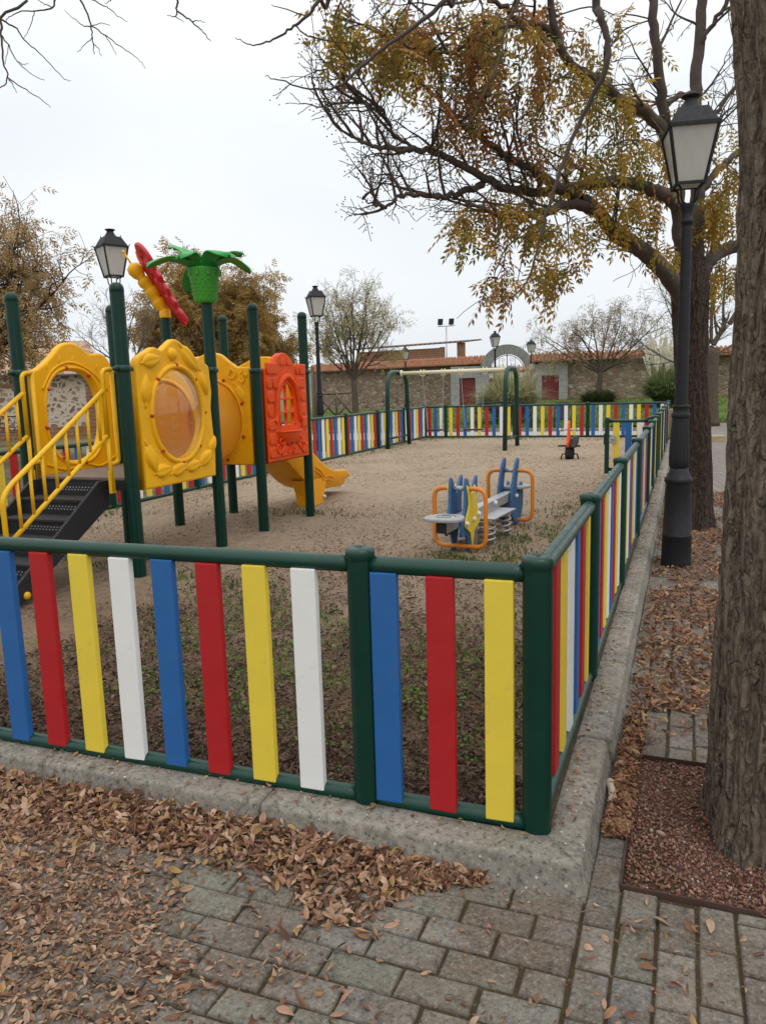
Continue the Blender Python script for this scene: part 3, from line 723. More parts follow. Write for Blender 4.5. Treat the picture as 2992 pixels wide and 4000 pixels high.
# panel with raised fruit and leaves round a clear dome, right side of the front bay
F = pzb(RP)
top = top_curve([(2.86, 1.80), (2.90, 1.86), (3.02, 1.915), (3.12, 1.952), (3.22, 1.935), (3.30, 1.98), (3.42, 2.035), (3.56, 1.985), (3.70, 1.90), (3.84, 1.845), (3.93, 1.80), (3.945, 1.70)])
side = [(3.96, 1.55), (3.93, 1.4), (3.945, 1.2), (3.965, 1.0)]
ol = [(2.86, .735), (3.945, .735)] + side[::-1] + top[::-1]
m = MB(); plate(m, [ol, ellipse(3.40, 1.365, .36, .405)], .075, F, .02)
rim(m, F, 3.40, 1.365, .385, .43, .036, .026)
for x, z, L, w, an in ((2.96, 1.60, .27, .15, 1.45), (3.07, 1.84, .26, .15, .2), (3.62, 1.86, .34, .18, -.75), (3.82, 1.64, .26, .13, -1.2), (2.97, .99, .30, .17, -1.15), (3.12, .88, .24, .15, .15), (3.36, .875, .26, .15, .3), (3.58, .88, .24, .14, .2), (3.79, .94, .26, .15, .6), (3.90, 1.05, .2, .12, 1.0)): leafblob(m, F, x, z, L, w, an, .037, .045)
m.ell(F((3.36, 1.90, .035)), .045, .065, .06, 12, 8)
pn = m.build('fruit_panel', MT['plastic_yellow'], T)
dome('clear_dome', F, 3.40, 1.365, .37, .415, .14, MT['clear'], pn); bolts(F, 3.40, 1.365, .395, .44, .05, pn, 8, .5 - .5)
# oval window panel, left side of the front bay, seen from inside
F1 = pzb(LP)
top = top_curve([(2.85, 1.70), (2.86, 1.78), (2.95, 1.82), (3.10, 1.92), (3.22, 2.02), (3.34, 2.055), (3.46, 2.03), (3.58, 1.965), (3.66, 1.96), (3.76, 1.965), (3.86, 1.90), (3.90, 1.80)])
hole = ellipse(3.335, 1.365, .345, .425, 44, 2.4)
m = MB(); plate(m, [outline(2.85, 3.9, .80, top), hole], .075, F1, .02)
rim(m, F1, 3.335, 1.365, .375, .455, .036, .016, 2.4)
for k in range(5):
    z0 = 1.90 - .0 * k; x = 3.02 + .16 * k; m.tube([F1((x, 1.80 + .05 * (k in (1, 2, 3)), .036)), F1((x + .02, 1.86 + .07 * (k in (1, 2)), .037))], .006, 6)
m.tube([F1((p[0], p[1], .037)) for p in catmull([(2.95, 1.62, 0), (3.1, 1.80, 0), (3.33, 1.87, 0), (3.6, 1.78, 0), (3.80, 1.60, 0)], 6)], .012, 6)
m.tube([F1((p[0], p[1], .037)) for p in catmull([(2.92, .94, 0), (3.15, .87, 0), (3.4, .90, 0), (3.62, .86, 0), (3.84, .94, 0)], 6)], .012, 6)
pn = m.build('window_panel', MT['plastic_yellow'], T); bolts(F1, 3.335, 1.365, .385, .46, .045, pn, 8, .25)
# end panels of the crawl tunnel
for b0, nm in ((4.03, 0), (4.90, 1)):
    F2 = pza(b0)
    top = top_curve([(-4.97, 1.70), (-4.96, 1.79), (-4.86, 1.83), (-4.70, 1.90), (-4.58, 1.96), (-4.46, 1.985), (-4.34, 1.96), (-4.24, 1.885), (-4.14, 1.82), (-4.08, 1.815), (-3.99, 1.80), (-3.975, 1.72)])
    ol = outline(-4.97, -3.985, .745, top)
    m = MB(); plate(m, [ol, ellipse(-4.46, 1.24, .345, .42)], .07, F2, .018)
    rim(m, F2, -4.46, 1.24, .37, .445, .03, .02)
    if nm:
        for ch, x, z, an in (('D', -4.20, 1.735, -.5), ("'S", -4.07, 1.70, -.6)):
            vs, fs = text_shape(ch, .15, .012); m.add([F2((x + v[0] * math.cos(an) - v[1] * math.sin(an), z + v[0] * math.sin(an) + v[1] * math.cos(an), .036 + v[2])) for v in vs], fs)
        leafblob(m, F2, -4.10, 1.52, .26, .12, -1.0, .032, .03)
        for z0, z1 in ((.78, 1.0), (1.02, 1.26), (1.28, 1.50)): m.box(-4.05, -3.982, 4.862, 4.872, z0, z1)
    pn = m.build('tunnel_panel', MT['plastic_yellow'], T)
    if nm: bolts(F2, -4.46, 1.24, .40, .475, .04, pn, 8, .5)
m = MB(); k = 44; vs = []
st = [(4.0, .335, .41), (4.1, .345, .42), (4.18, .375, .45), (4.26, .38, .455), (4.47, .38, .455), (4.66, .38, .455), (4.74, .375, .45), (4.82, .355, .43), (4.93, .335, .41)]
for b, rx, rz in st: vs += [(x, b, z) for x, z in ellipse(-4.46, 1.24, rx, rz, k)]
m.add(vs, [(i * k + j, i * k + (j + 1) % k, (i + 1) * k + (j + 1) % k, (i + 1) * k + j) for i in range(len(st) - 1) for j in range(k)])
m.build('crawl_tunnel', MT['amber'], T)
# brick patterned panel
F = pzb(RP + .01)
top = top_curve([(4.955, 1.70), (4.96, 1.785), (5.03, 1.80), (5.12, 1.795), (5.19, 1.85), (5.28, 1.93), (5.38, 1.97), (5.48, 1.965), (5.58, 1.91), (5.68, 1.825), (5.76, 1.79), (5.87, 1.81), (5.94, 1.79), (5.95, 1.70)])
holes = []
for i in range(2):
    for j in range(3):
        x0, x1 = 5.275 + i * .172, 5.428 + i * .172; z0 = 1.155 + j * .155; z1 = z0 + .132
        if j == 2:
            holes.append([(x0, z0), (x1, z0)] + ([(x1, z1 + .06), (x0 + .05, z1 + .01), (x0, z0 + .05)] if i == 0 else [(x1, z0 + .05), (x1 - .05, z1 + .01), (x0, z1 + .06)]))
        else: holes.append([(x0, z0), (x1, z0), (x1, z1), (x0, z1)])
m = MB(); plate(m, [outline(4.955, 5.95, .76, top)] + holes, .04, lambda v: F((v[0], v[1], v[2] + .024)), .008); plate(m, [outline(4.955, 5.95, .76, top), outline(5.0, 5.905, .80, [(5.0, 1.70), (5.2, 1.72), (5.45, 1.88), (5.7, 1.72), (5.905, 1.70)])], .085, F, .014)
zz = .80; row = 0
while zz < 1.74:
    x = 4.99 - (.13 if row % 2 else 0)
    while x < 5.92:
        x0, x1 = max(4.99, x), min(5.915, x + .235)
        segs = [(x0, x1)] if zz < 1.0 else [(x0, min(x1, 5.14)), (max(x0, 5.765), x1)] if zz < 1.55 else [(x0, min(x1, 5.22)), (max(x0, 5.68), x1)]
        for x0, x1 in segs:
            if x1 - x0 < .045 or (.98 < zz + .06 < 1.12 and x0 < 5.72 and x1 > 5.18): continue
            vs, fs = curve_shape([[(x0, zz), (x1, zz), (x1, zz + .125), (x0, zz + .125)]], .036, .015); m.add([F((v[0], v[1], v[2] + .046)) for v in vs], fs)
        x += .26
    zz += .155; row += 1
for lp_ in ([(5.30, 1.83), (5.44, 1.83), (5.44, 1.92), (5.37, 1.92)], [(5.47, 1.83), (5.6, 1.83), (5.54, 1.90), (5.47, 1.92)]):
    vs, fs = curve_shape([lp_], .024, .011); m.add([F((v[0], v[1], v[2] + .045)) for v in vs], fs)
m.tube([F((p[0], p[1], .05)) for p in catmull([(5.12, 1.20, 0), (5.17, 1.26, 0), (5.20, 1.45, 0), (5.28, 1.62, 0), (5.45, 1.71, 0), (5.62, 1.62, 0), (5.70, 1.45, 0), (5.73, 1.26, 0), (5.78, 1.20, 0)], 7)], .034, 10)
m.tube([F((p[0], p[1], .042)) for p in catmull([(5.265, 1.15, 0), (5.265, 1.45, 0), (5.33, 1.58, 0), (5.445, 1.64, 0), (5.56, 1.58, 0), (5.62, 1.45, 0), (5.62, 1.15, 0)], 6)], .014, 8)
hs = [F((5.45, 1.02, .02))]
vs = []
for i in range(6):
    t = i / 5; rr, dz = (.255, 1.085 - .0) if i == 0 else (.255 - .12 * (i / 5) ** 2, 1.085 - .13 * t)
    for j in range(17):
        q = math.pi * j / 16; vs.append(F((5.45 + rr * math.cos(q), dz, .04 + rr * .42 * math.sin(q))))
m.add(vs, [(i * 17 + j, i * 17 + j + 1, (i + 1) * 17 + j + 1, (i + 1) * 17 + j) for i in range(5) for j in range(16)] )
m.add(vs[:17], [tuple(range(17))]); m.tube([v for v in vs[:17]], .012, 8)
def scroll(x, z, sgn, s_=1):
    return [F((x + sgn * u * s_, z + w * s_, .068)) for u, w in [(p[0], p[1]) for p in catmull([(.05, .02, 0), (.02, .04, 0), (0, .0, 0), (.05, -.05, 0), (.13, .0, 0), (.2, .06, 0), (.28, .03, 0), (.29, -.04, 0), (.24, -.05, 0), (.24, -.01, 0)], 6)]]
for x, sg in ((5.12, 1), (5.80, -1)):
    m.tube(scroll(x, .90, sg, 1.1), .013, 6); m.tube(scroll(x + sg * .08, .98, sg, .75), .011, 6)
m.build('brick_panel', MT['plastic_red'], T)
# far side panel of the rear bay and slide hood
F = pzb(LP + .02)
top = top_curve([(5.06, 1.72), (5.07, 1.80), (5.2, 1.86), (5.35, 1.95), (5.48, 1.98), (5.62, 1.94), (5.78, 1.85), (5.91, 1.8), (5.93, 1.7)])
m = MB(); plate(m, [outline(5.06, 5.93, .76, top)], .07, F, .018); rim(m, F, 5.49, 1.3, .3, .38, .034, .02); m.build('side_panel', MT['plastic_yellow'], T)
F2 = pza(6.03)
top = top_curve([(-4.97, 1.72), (-4.96, 1.8), (-4.8, 1.87), (-4.6, 1.95), (-4.45, 1.97), (-4.3, 1.95), (-4.1, 1.87), (-3.97, 1.8), (-3.96, 1.72)])
m = MB(); plate(m, [outline(-4.97, -3.96, .76, top), [(-4.78, .80), (-4.14, .80), (-4.14, 1.35)] + ellipse(-4.46, 1.35, .32, .3, 24)[1:12] + [(-4.78, 1.35)]], .07, F2, .016)
m.build('slide_hood', MT['plastic_yellow'], T)
# slide
st = [(6.0, .70, .83, 1.02), (6.1, .66, .82, 1.02), (6.25, .56, .73, .97), (6.42, .44, .61, .87), (6.60, .33, .49, .76), (6.78, .25, .38, .65), (6.96, .20, .30, .545), (7.14, .175, .25, .47), (7.32, .165, .225, .415), (7.5, .155, .21, .40), (7.66, .15, .20, .385), (7.78, .155, .20, .365), (7.85, .175, .205, .33), (7.885, .21, .225, .285)]
m = MB(); vs = []
for q, (b, u, bed, tp) in enumerate(st):
    cc = -4.45; w = 1 - .12 * max(0, (b - 7.6) / .285) ** 2
    sec = [(-.22, u), (-.27, (u + tp) / 2), (-.305, tp - .03), (-.30, tp), (-.28, tp + .004), (-.262, tp - .02), (-.235, bed + .06), (-.19, bed + .012), (-.1, bed), (.1, bed), (.19, bed + .012), (.235, bed + .06), (.262, tp - .02), (.28, tp + .004), (.30, tp), (.305, tp - .03), (.27, (u + tp) / 2), (.22, u)]
    vs += [(cc + x * w, b, z) for x, z in sec]
k = 18; n = len(st)
m.add(vs, [(i * k + j, i * k + (j + 1) % k, (i + 1) * k + (j + 1) % k, (i + 1) * k + j) for i in range(n - 1) for j in range(k)] + [tuple(range(k)), tuple((n - 1) * k + j for j in range(k))])
m.add([(-4.29 + x, b, z) for z, b0, b1, w in ((-.03, 6.60, 7.0, .10), (.15, 6.58, 7.04, .105), (.36, 6.50, 7.1, .115)) for x, b in ((-w, b0), (w, b0), (w, b1), (-w, b1))], [(0, 1, 5, 4), (1, 2, 6, 5), (2, 3, 7, 6), (3, 0, 4, 7), (4, 5, 9, 8), (5, 6, 10, 9), (6, 7, 11, 10), (7, 4, 8, 11)], True)
for dz in (.0, .05):
    for sg in (-1, 1): m.tube([(-4.45 + sg * (.292 - dz * .3), p[0], p[1]) for p in catmull([(6.75, .52 - dz, 0), (6.9, .45 - dz, 0), (7.0, .37 - dz, 0), (7.15, .36 - dz, 0), (7.3, .31 - dz, 0)], 5)], .009, 6)
sl_ = m.build('slide', MT['plastic_orange'], T, .012, 2)
m = MB(); m.tube([(-4.19, 6.99, .09), (-4.15, 7.0, .09)], .02, 10); m.build('bolt', MT['bolt_white'], sl_)
# stairs
m = MB()
for a in (-4.16, -4.90):
    m.prism([(2.735, .835), (2.735, .62), (1.62, -.02), (1.60, .10), (1.66, .16), (2.62, .835)], lambda u, v, d: (d, u, v), a - .014, a + .014)
m.build('stringer', MT['black'], T, .004)
for k in range(5):
    b1 = 2.70 - k * .215; z = .70 - k * .135
    m = MB(); m.box(-4.885, -4.175, b1 - .235, b1, z - .025, z); t = m.build('tread', MT['tread'], T, .005)
    m = MB(); m.box(-4.885, -4.175, b1 - .006, b1, z, z + .107)
    m.build('riser', MT['black'], t)
    m = MB()
    for q in range(13):
        for w in range(2): m.box(-4.62 + q * .034 + w * .017, -4.607 + q * .034 + w * .017, b1 - .0085, b1 - .0065, z + .045 + w * .022, z + .056 + w * .022)
    m.build('perforation', MT['steel'], t)
for a in (-4.16, -4.90):
    m = MB(); m.lathe([(.03, -.006), (.03, .006), (.012, .012), (0, .013)], (a + (.02 if a > -4.5 else -.02), 1.75, .075), 14, 'x'); m.build('bolt', MT['rail_yellow'], T)
# yellow handrails
for a in (-4.045, -4.985 + .07):
    m = MB(); r = .019
    m.tube(fillet([(a, 2.665, 1.60), (a, 1.60, .925), (a, 1.53, .84), (a, 1.53, -.0)], .09), r, 12)
    m.tube([(a, 2.66, 1.225), (a, 1.53, .505)], .018, 12)
    m.tube(fillet([(a, 2.66, 1.22), (a, 2.60, 1.76), (a, 2.70, 1.765)], .08)[7:] if 0 else fillet([(a, 2.655, 1.20), (a, 2.655, 1.76), (a, 2.765, 1.765)], .075), r, 12)
    m.tube(fillet([(a, 2.765, 1.765), (a, 2.765, .98), (a, 2.665, .98)], .07), r, 12)
    m.tube([(a, 2.66, 1.22), (a, 2.66, .75)], .017, 10)
    m.box(a - .012, a + .012, 2.635, 2.685, .735, .92)
    h = m.build('handrail', MT['rail_yellow'], T)
    for k in range(8):
        b = 2.57 - k * .128; zt = 1.60 - (2.665 - b) * .634; zb = 1.225 - (2.66 - b) * .637
        m = MB(); m.tube([(a, b, zb), (a, b, zt)], .0125, 10); m.build('baluster', MT['rail_yellow'], h)
# palm shaped top
pc = (RP - .03, 4.05)
m = MB(); m.lathe([(.0, 2.405), (.095, 2.405), (.108, 2.415), (.112, 2.43), (.135, 2.62), (.152, 2.70), (.155, 2.725), (.152, 2.735), (.0, 2.735)], (*pc, 0), 36)
for i in range(6):
    for k in range(14):
        t = 2 * math.pi * (k + .5 * (i % 2)) / 14; z = 2.445 + i * .035; rr = .112 + (z - 2.43) * .12; m.ell((pc[0] + rr * math.cos(t), pc[1] + rr * math.sin(t), z), .009, .009, .009, 6, 4)
for k in range(9):
    t = 2 * math.pi * k / 9; m.box(pc[0] + .148 * math.cos(t) - .012, pc[0] + .148 * math.cos(t) + .012, pc[1] + .148 * math.sin(t) - .012, pc[1] + .148 * math.sin(t) + .012, 2.66, 2.725)
pt = m.build('palm_trunk', MT['pot_green'], T)
def frond(az, L, droop, wid, lift):
    m = MB(); n, k = 14, 8; vs = []; vb = []
    dx, dy = math.cos(az), math.sin(az)
    for i in range(n + 1):
        t = i / n; r = .06 + L * t; z = 2.73 + lift * math.sin(min(1, t * 1.5) * math.pi / 2) - droop * t ** 2.2
        w = wid * (.55 + .45 * math.sin(math.pi * (.1 + .62 * t))) * math.sqrt(max(.02, 1 - max(0, (t - .72) / .28) ** 2))
        for j in range(k + 1):
            s_ = 2 * j / k - 1; zz = z + .028 * (abs(s_) ** 1.5) * (1 - t) * 1.5 - .045 * abs(s_) ** 2 * t - (.012 if abs(s_) < .15 else 0)
            vs.append((pc[0] + dx * r - dy * w * s_, pc[1] + dy * r + dx * w * s_, zz)); vb.append((vs[-1][0], vs[-1][1], zz - .028 * (1 - .6 * abs(s_))))
    K = k + 1; q = [(i * K + j, i * K + j + 1, (i + 1) * K + j + 1, (i + 1) * K + j) for i in range(n) for j in range(k)]
    o = len(vs); m.add(vs + vb, q + [tuple(o + x for x in f[::-1]) for f in q] + [(i * K, (i + 1) * K, o + (i + 1) * K, o + i * K) for i in range(n)] + [(i * K + k, (i + 1) * K + k, o + (i + 1) * K + k, o + i * K + k)[::-1] for i in range(n)] + [(n * K + j, n * K + j + 1, o + n * K + j + 1, o + n * K + j) for j in range(k)])
    m.build('palm_leaf', MT['leaf_green'], T)
VA = math.atan2(pc[1] + 2.5, pc[0] - .44)        # azimuth of the view line at the palm
for az, L_, dr, wd_, lf in ((86, .47, .07, .115, .13), (50, .32, -.07, .13, .20), (24, .27, .20, .12, .04), (-52, .44, -.03, .10, .19), (-138, .30, .04, .15, .15), (-34, .42, -.01, .115, .17), (-80, .40, .12, .12, .14), (128, .22, .03, .13, .14)): frond(VA + R(az), L_, dr, wd_, lf)
# butterfly on the rear left post
c0 = Vector((LP - .05, 4.95, 2.40)); Hh = Vector((-.80, -.60, 0)); Sd = Vector((-.60, .80, 0))
bp = lambda h, z, d=0: tuple(c0 + Hh * h + Sd * d + Vector((0, 0, z)))
m = MB(); m.lathe([(.06, 0), (.062, .01), (.062, .07), (.05, .1)], tuple(c0), 20)
m.tube([bp(0, .06), bp(.02, .10), bp(.05, .15), bp(.07, .19), bp(.085, .215), bp(.10, .245), bp(.125, .285), bp(.14, .31), bp(.155, .335), bp(.185, .375), bp(.21, .41), bp(.225, .435), bp(.25, .47), bp(.285, .52), bp(.31, .56), bp(.325, .585)], [.045, .05, .072, .072, .055, .072, .078, .074, .056, .076, .074, .05, .074, .088, .074, .03], 18)
bd = m.build('butterfly_body', MT['plastic_yellow'], T)
m = MB(); m.tube([bp(.31, .56), bp(.39, .70)], .011, 8); m.ell(bp(.395, .71), .02, .02, .02, 8, 6); m.build('antenna', MT['plastic_yellow'], bd)
half = [(-.03, -.20), (.10, -.34), (.20, -.46), (.29, -.53), (.33, -.42), (.29, -.33), (.35, -.27), (.31, -.18), (.38, -.10), (.34, -.01), (.42, .06), (.38, .15), (.47, .26), (.46, .40), (.37, .50), (.24, .52), (.10, .40), (-.03, .24)]
wl = [(p[0], p[1]) for p in catmull([(x, y, 0) for x, y in half], 5)]
hl = [ellipse(x, y, rx, ry, 14) for x, y, rx, ry in ((.24, .34, .05, .04), (.36, .36, .035, .06), (.20, .10, .05, .05), (.31, .03, .03, .035), (.2, -.12, .045, .04), (.24, -.32, .03, .05))]
Ld = (Hh * .50 + Vector((0, 0, .86))).normalized(); cw = c0 + Hh * .10 + Vector((0, 0, .30)); Bk = (-Hh * .86 + Vector((0, 0, .5)))
for sg in (1, -1):
    Sw = (Sd * sg + Bk * (.20 if sg > 0 else .24)); Sw = (Sw - Ld * Sw.dot(Ld)).normalized(); Nm = Ld.cross(Sw).normalized()
    vs, fs = curve_shape([wl] + hl, .045, .018); m = MB(); m.add([tuple(cw + Bk * .05 + Sw * v[0] * .8 + Ld * v[1] * .92 + Nm * v[2]) for v in vs], fs)
    m.tube([tuple(cw + Bk * .05 + Sw * x * .8 + Ld * y * .92 + Nm * .02) for x, y in ellipse(.27, .34, .14, .13, 24)], .012, 6, closed=True); m.build('butterfly_wing', MT['wing_red'], T)
# lengthen the lower wing tips
# ------------------------------------------------------------------ swing frame and swings
S = lthing('swing_set', 'green two arch swing set with a cream top beam', 'swing set', -5.1, 16.5)
for a, b0, b1 in ((-6.62, 15.85, 17.5), (-3.52, 15.5, 16.95)):
    m = MB(); pts = fillet([(a, b0, -.03), (a, b0 + .12, 1.93), (a, b1 - .12, 1.93), (a, b1, -.03)], .42, 10); m.tube(pts, .056, 18)
    m.tube([(a, b0 + .03, .25), (a, b1 - .03, .25)], .03, 12); m.build('arch', MT['green'], S)
bz = 1.90; bm_ = lambda a: 16.72 - (a + 6.62) / 3.1 * .5
m = MB(); m.tube([(-6.5, bm_(-6.5), bz), (-3.64, bm_(-3.64), bz)], .048, 18); bmo = m.build('beam', MT['cream'], S)
for a, s_ in ((-6.5, 1), (-3.64, -1)):
    m = MB(); m.lathe([(0, -.02), (.085, -.02), (.085, .0), (.06, .02), (0, .02)], (a, bm_(a), bz), 18, 'x'); m.build('flange', MT['cream'], S)
    m = MB(); m.tube([(a - s_ * .02, bm_(a), bz), (a - s_ * .14, bm_(a), bz)], .05, 14); m.build('socket', MT['green'], S)
HG = [-5.90, -5.31, -4.83, -4.19]
for a in HG:
    m = MB()
    for d in (-.04, .04): m.tube([(a + d, bm_(a) + .055 * math.cos(t), bz + .055 * math.sin(t)) for t in [2 * math.pi * k / 14 for k in range(14)]], .013, 8, closed=True); m.ell((a + d, bm_(a), bz + .065), .014, .014, .018)
    m.tube([(a - .07, bm_(a), bz - .075), (a + .07, bm_(a), bz - .075)], .014, 8); m.tube([(a, bm_(a), bz - .075), (a, bm_(a), bz - .13)], .012, 8); m.build('hanger', MT['cream'], S)
def swing(a0, a1, sa0, sa1, zs, label):
    s_ = lthing('swing', label, 'swing', (sa0 + sa1) / 2, bm_((a0 + a1) / 2), zs, 'flat swings hanging from the beam')
    bb = bm_((a0 + a1) / 2); m = MB(); m.box(sa0, sa1, bb - .09, bb + .09, zs - .018, zs + .018); m.build('seat', MT['rubber'], s_, .008)
    for ax, sx in ((a0, sa0 + .02), (a1, sa1 - .02)):
        p, q = Vector((ax, bm_(ax), bz - .13)), Vector((sx, bb, zs + .02)); n = 46; m = MB()
        for k in range(n):
            e, f_ = p.lerp(q, k / n), p.lerp(q, (k + 1.15) / n); d = .009; ax_ = Vector((d, 0, 0)) if k % 2 else Vector((0, d, 0))
            m.tube([e + ax_, f_ + ax_, f_ - ax_, e - ax_], .004, 4, closed=True)
        m.build('chain', MT['steel'], s_)
swing(HG[0], HG[1], -5.79, -5.36, .43, 'left swing with a flat black seat on chains, hanging near the left arch')
swing(HG[2], HG[3], -4.74, -4.30, .44, 'right swing with a flat black seat on chains, hanging before the pampas grass')

# ------------------------------------------------------------------ spring seesaw
Q = lthing('spring_seesaw', 'spring seesaw with blue plates, yellow star, steel beam and orange handle loops', 'seesaw', -1.44, 5.05)
ac = -1.44
zb = lambda b: .30 + (b - 4.0) * .015
m = MB(); m.obox((ac, 3.93, zb(3.93)), (ac, 6.12, zb(6.12)), .10, .10); m.build('beam', MT['steel'], Q, .008)
for b in (3.925, 6.125):
    m = MB(); m.box(ac - .048, ac + .048, b - .012, b + .012, zb(b) - .046, zb(b) + .046); m.build('end_cap', MT['rubber'], Q, .004)
for b in (4.02, 6.05):
    m = MB(); sg = 1 if b < 5 else -1
    plate(m, [[(p[0], p[1]) for p in catmull([(ac - .15, b - sg * .13, 0), (ac - .18, b, 0), (ac - .10, b + sg * .14, 0), (ac + .10, b + sg * .14, 0), (ac + .18, b, 0), (ac + .15, b - sg * .13, 0), (ac, b - sg * .17, 0)], 6, True)]], .03, lambda v: (v[0], v[1], zb(b) + .075 + v[2]), .008)
    st_ = m.build('seat', MT['seat_grey'], Q)
    m = MB(); m.tube([(ac + .1 * math.cos(t) * (1 - t / 14), b + .1 * math.sin(t) * (1 - t / 14), zb(b) + .091) for t in [k * .4 for k in range(26)]], .003, 4); m.build('spiral', MT['rubber'], st_)
for b in (4.38, 5.93):
    w = .255 ; m = MB(); m.tube(fillet([(ac - .255, b, .05), (ac - .255, b, .60), (ac + .255, b, .60), (ac + .255, b, .05)], .10, 8, True), .021, 12, closed=True); m.build('handle_loop', MT['orange_tube'], Q)
    m = MB(); m.tube([(ac - .07, b, .60), (ac + .07, b, .60)], .024, 12); m.build('grip', MT['steel'], Q)
fishtail = [(4.20, .20), (4.24, .32), (4.30, .44), (4.33, .66), (4.36, .70), (4.42, .62), (4.47, .54), (4.52, .60), (4.62, .70), (4.63, .60), (4.60, .48), (4.60, .38), (4.64, .28), (4.60, .22), (4.52, .20), (4.46, .06), (4.42, -.0), (4.385, .0), (4.36, .12), (4.30, .18), (4.22, .17)]
moon = [(5.70, .18), (5.72, .36), (5.78, .52), (5.86, .66), (5.93, .73), (5.98, .735), (5.985, .68), (5.94, .56), (5.91, .46), (5.92, .38), (5.98, .36), (6.04, .42), (6.10, .46), (6.14, .34), (6.12, .18), (6.04, .05), (5.94, .0), (5.88, .01), (5.80, .06)]
star = [(4.32, .64), (4.42, .54), (4.53, .62), (4.56, .46), (4.60, .39), (4.68, .30), (4.58, .22), (4.50, .18), (4.44, .02), (4.39, .18), (4.25, .26), (4.30, .36), (4.36, .46)]
sm = lambda P, k=3: [(p[0], p[1]) for p in catmull([(x, y, 0) for x, y in P], k, True)]
for sg in (-1, 1):
    for shp in (fishtail, moon):
        m = MB(); plate(m, [sm(shp)], .026, lambda v: (ac + sg * .075 + v[2], v[0], v[1]), .005); pl_ = m.build('side_plate', MT['seesaw_blue'], Q)
        if shp is fishtail:
            m = MB(); plate(m, [sm(star, 2)], .014, lambda v: (ac + sg * .097 + v[2], v[0], v[1]), .004); m.build('star', MT['yellow'], pl_)
    for b, z in ((4.28, .285), (4.47, .30), (4.60, .33), (4.70, .34), (5.25, .34), (5.86, .33)):
        m = MB(); m.lathe([(.022, -.012), (.022, .006), (.014, .014), (0, .015)] if sg > 0 else [(.022, .012), (.022, -.006), (.014, -.014), (0, -.015)], (ac + sg * (.115 if b < 4.65 else .10 if b > 5.5 else .062), b, z), 12, 'x'); m.build('bolt_cap', MT['bolt_white'], Q)
for b in (4.80, 5.30):
    for dx in (-.12, .12):
        m = MB(); m.tube([(ac + dx + .075 * math.cos(t), b + .075 * math.sin(t), .0 + .25 * t / (2 * math.pi * 4.5)) for t in [k * math.pi / 8 for k in range(73)]], .0125, 8); m.build('spring', MT['steel'], Q)
m = MB(); m.box(ac - .23, ac + .23, 4.70, 5.40, .252, .268); m.box(ac - .055, ac + .055, 4.72, 5.38, .268, zb(5) - .04); m.build('mount_plate', MT['steel'], Q, .004)
m = MB(); m.box(ac + .0, ac + .05, 4.70, 4.72, -.03, .2); m.build('stop', MT['steel'], Q, .003)
Q.rotation_euler.z = ANG - R(5.5)
# ------------------------------------------------------------------ spring rider
Rr = lthing('spring_rider', 'small orange and black rider seen end on in the sand near the far fence', 'spring rider', -1.75, 13.5)
m = MB(); plate(m, [sm([(13.18, .28), (13.25, .45), (13.3, .62), (13.36, .74), (13.44, .78), (13.5, .72), (13.5, .62), (13.56, .5), (13.66, .42), (13.8, .38), (13.86, .32), (13.7, .26), (13.4, .24)])], .035, lambda v: (-1.75 + v[2], v[0], v[1]), .008); m.build('side_plate', MT['plastic_red'], Rr)
m = MB(); m.prism(sm([(13.2, .28), (13.3, .30), (13.55, .42), (13.75, .44), (13.8, .32), (13.5, .24), (13.25, .25)]), lambda u, v, d: (-1.70 + d, u, v), 0, .1); m.build('saddle', MT['rubber'], Rr, .02)
m = MB(); m.tube([(-1.92, 13.44, .60), (-1.58, 13.44, .60)], .016, 10); h_ = m.build('handle', MT['steel'], Rr)
for x in (-1.93, -1.57):
    m = MB(); m.lathe([(0, -.014), (.03, -.014), (.03, .014), (0, .014)], (x, 13.44, .60), 12, 'x'); m.build('knob', MT['cream'], h_)
m = MB(); m.box(-1.97, -1.53, 13.38, 13.52, .255, .285); m.build('foot_rest', MT['rubber'], Rr, .01)
m = MB(); m.lathe([(.10, -.075), (.125, -.08), (.13, -.05), (.13, .05), (.125, .08), (.10, .075), (.09, 0), (.10, -.075)], (-1.74, 13.5, .125), 28, 'x'); m.build('tyre', MT['rubber'], Rr)
m = MB()
for sg in (-1, 1): m.tube([(-1.74 + sg * .08, 13.5, .10), (-1.74 + sg * .15, 13.5, .10), (-1.74 + sg * .18, 13.5, -.02)], .016, 8)
m.build('bracket', MT['black'], Rr)

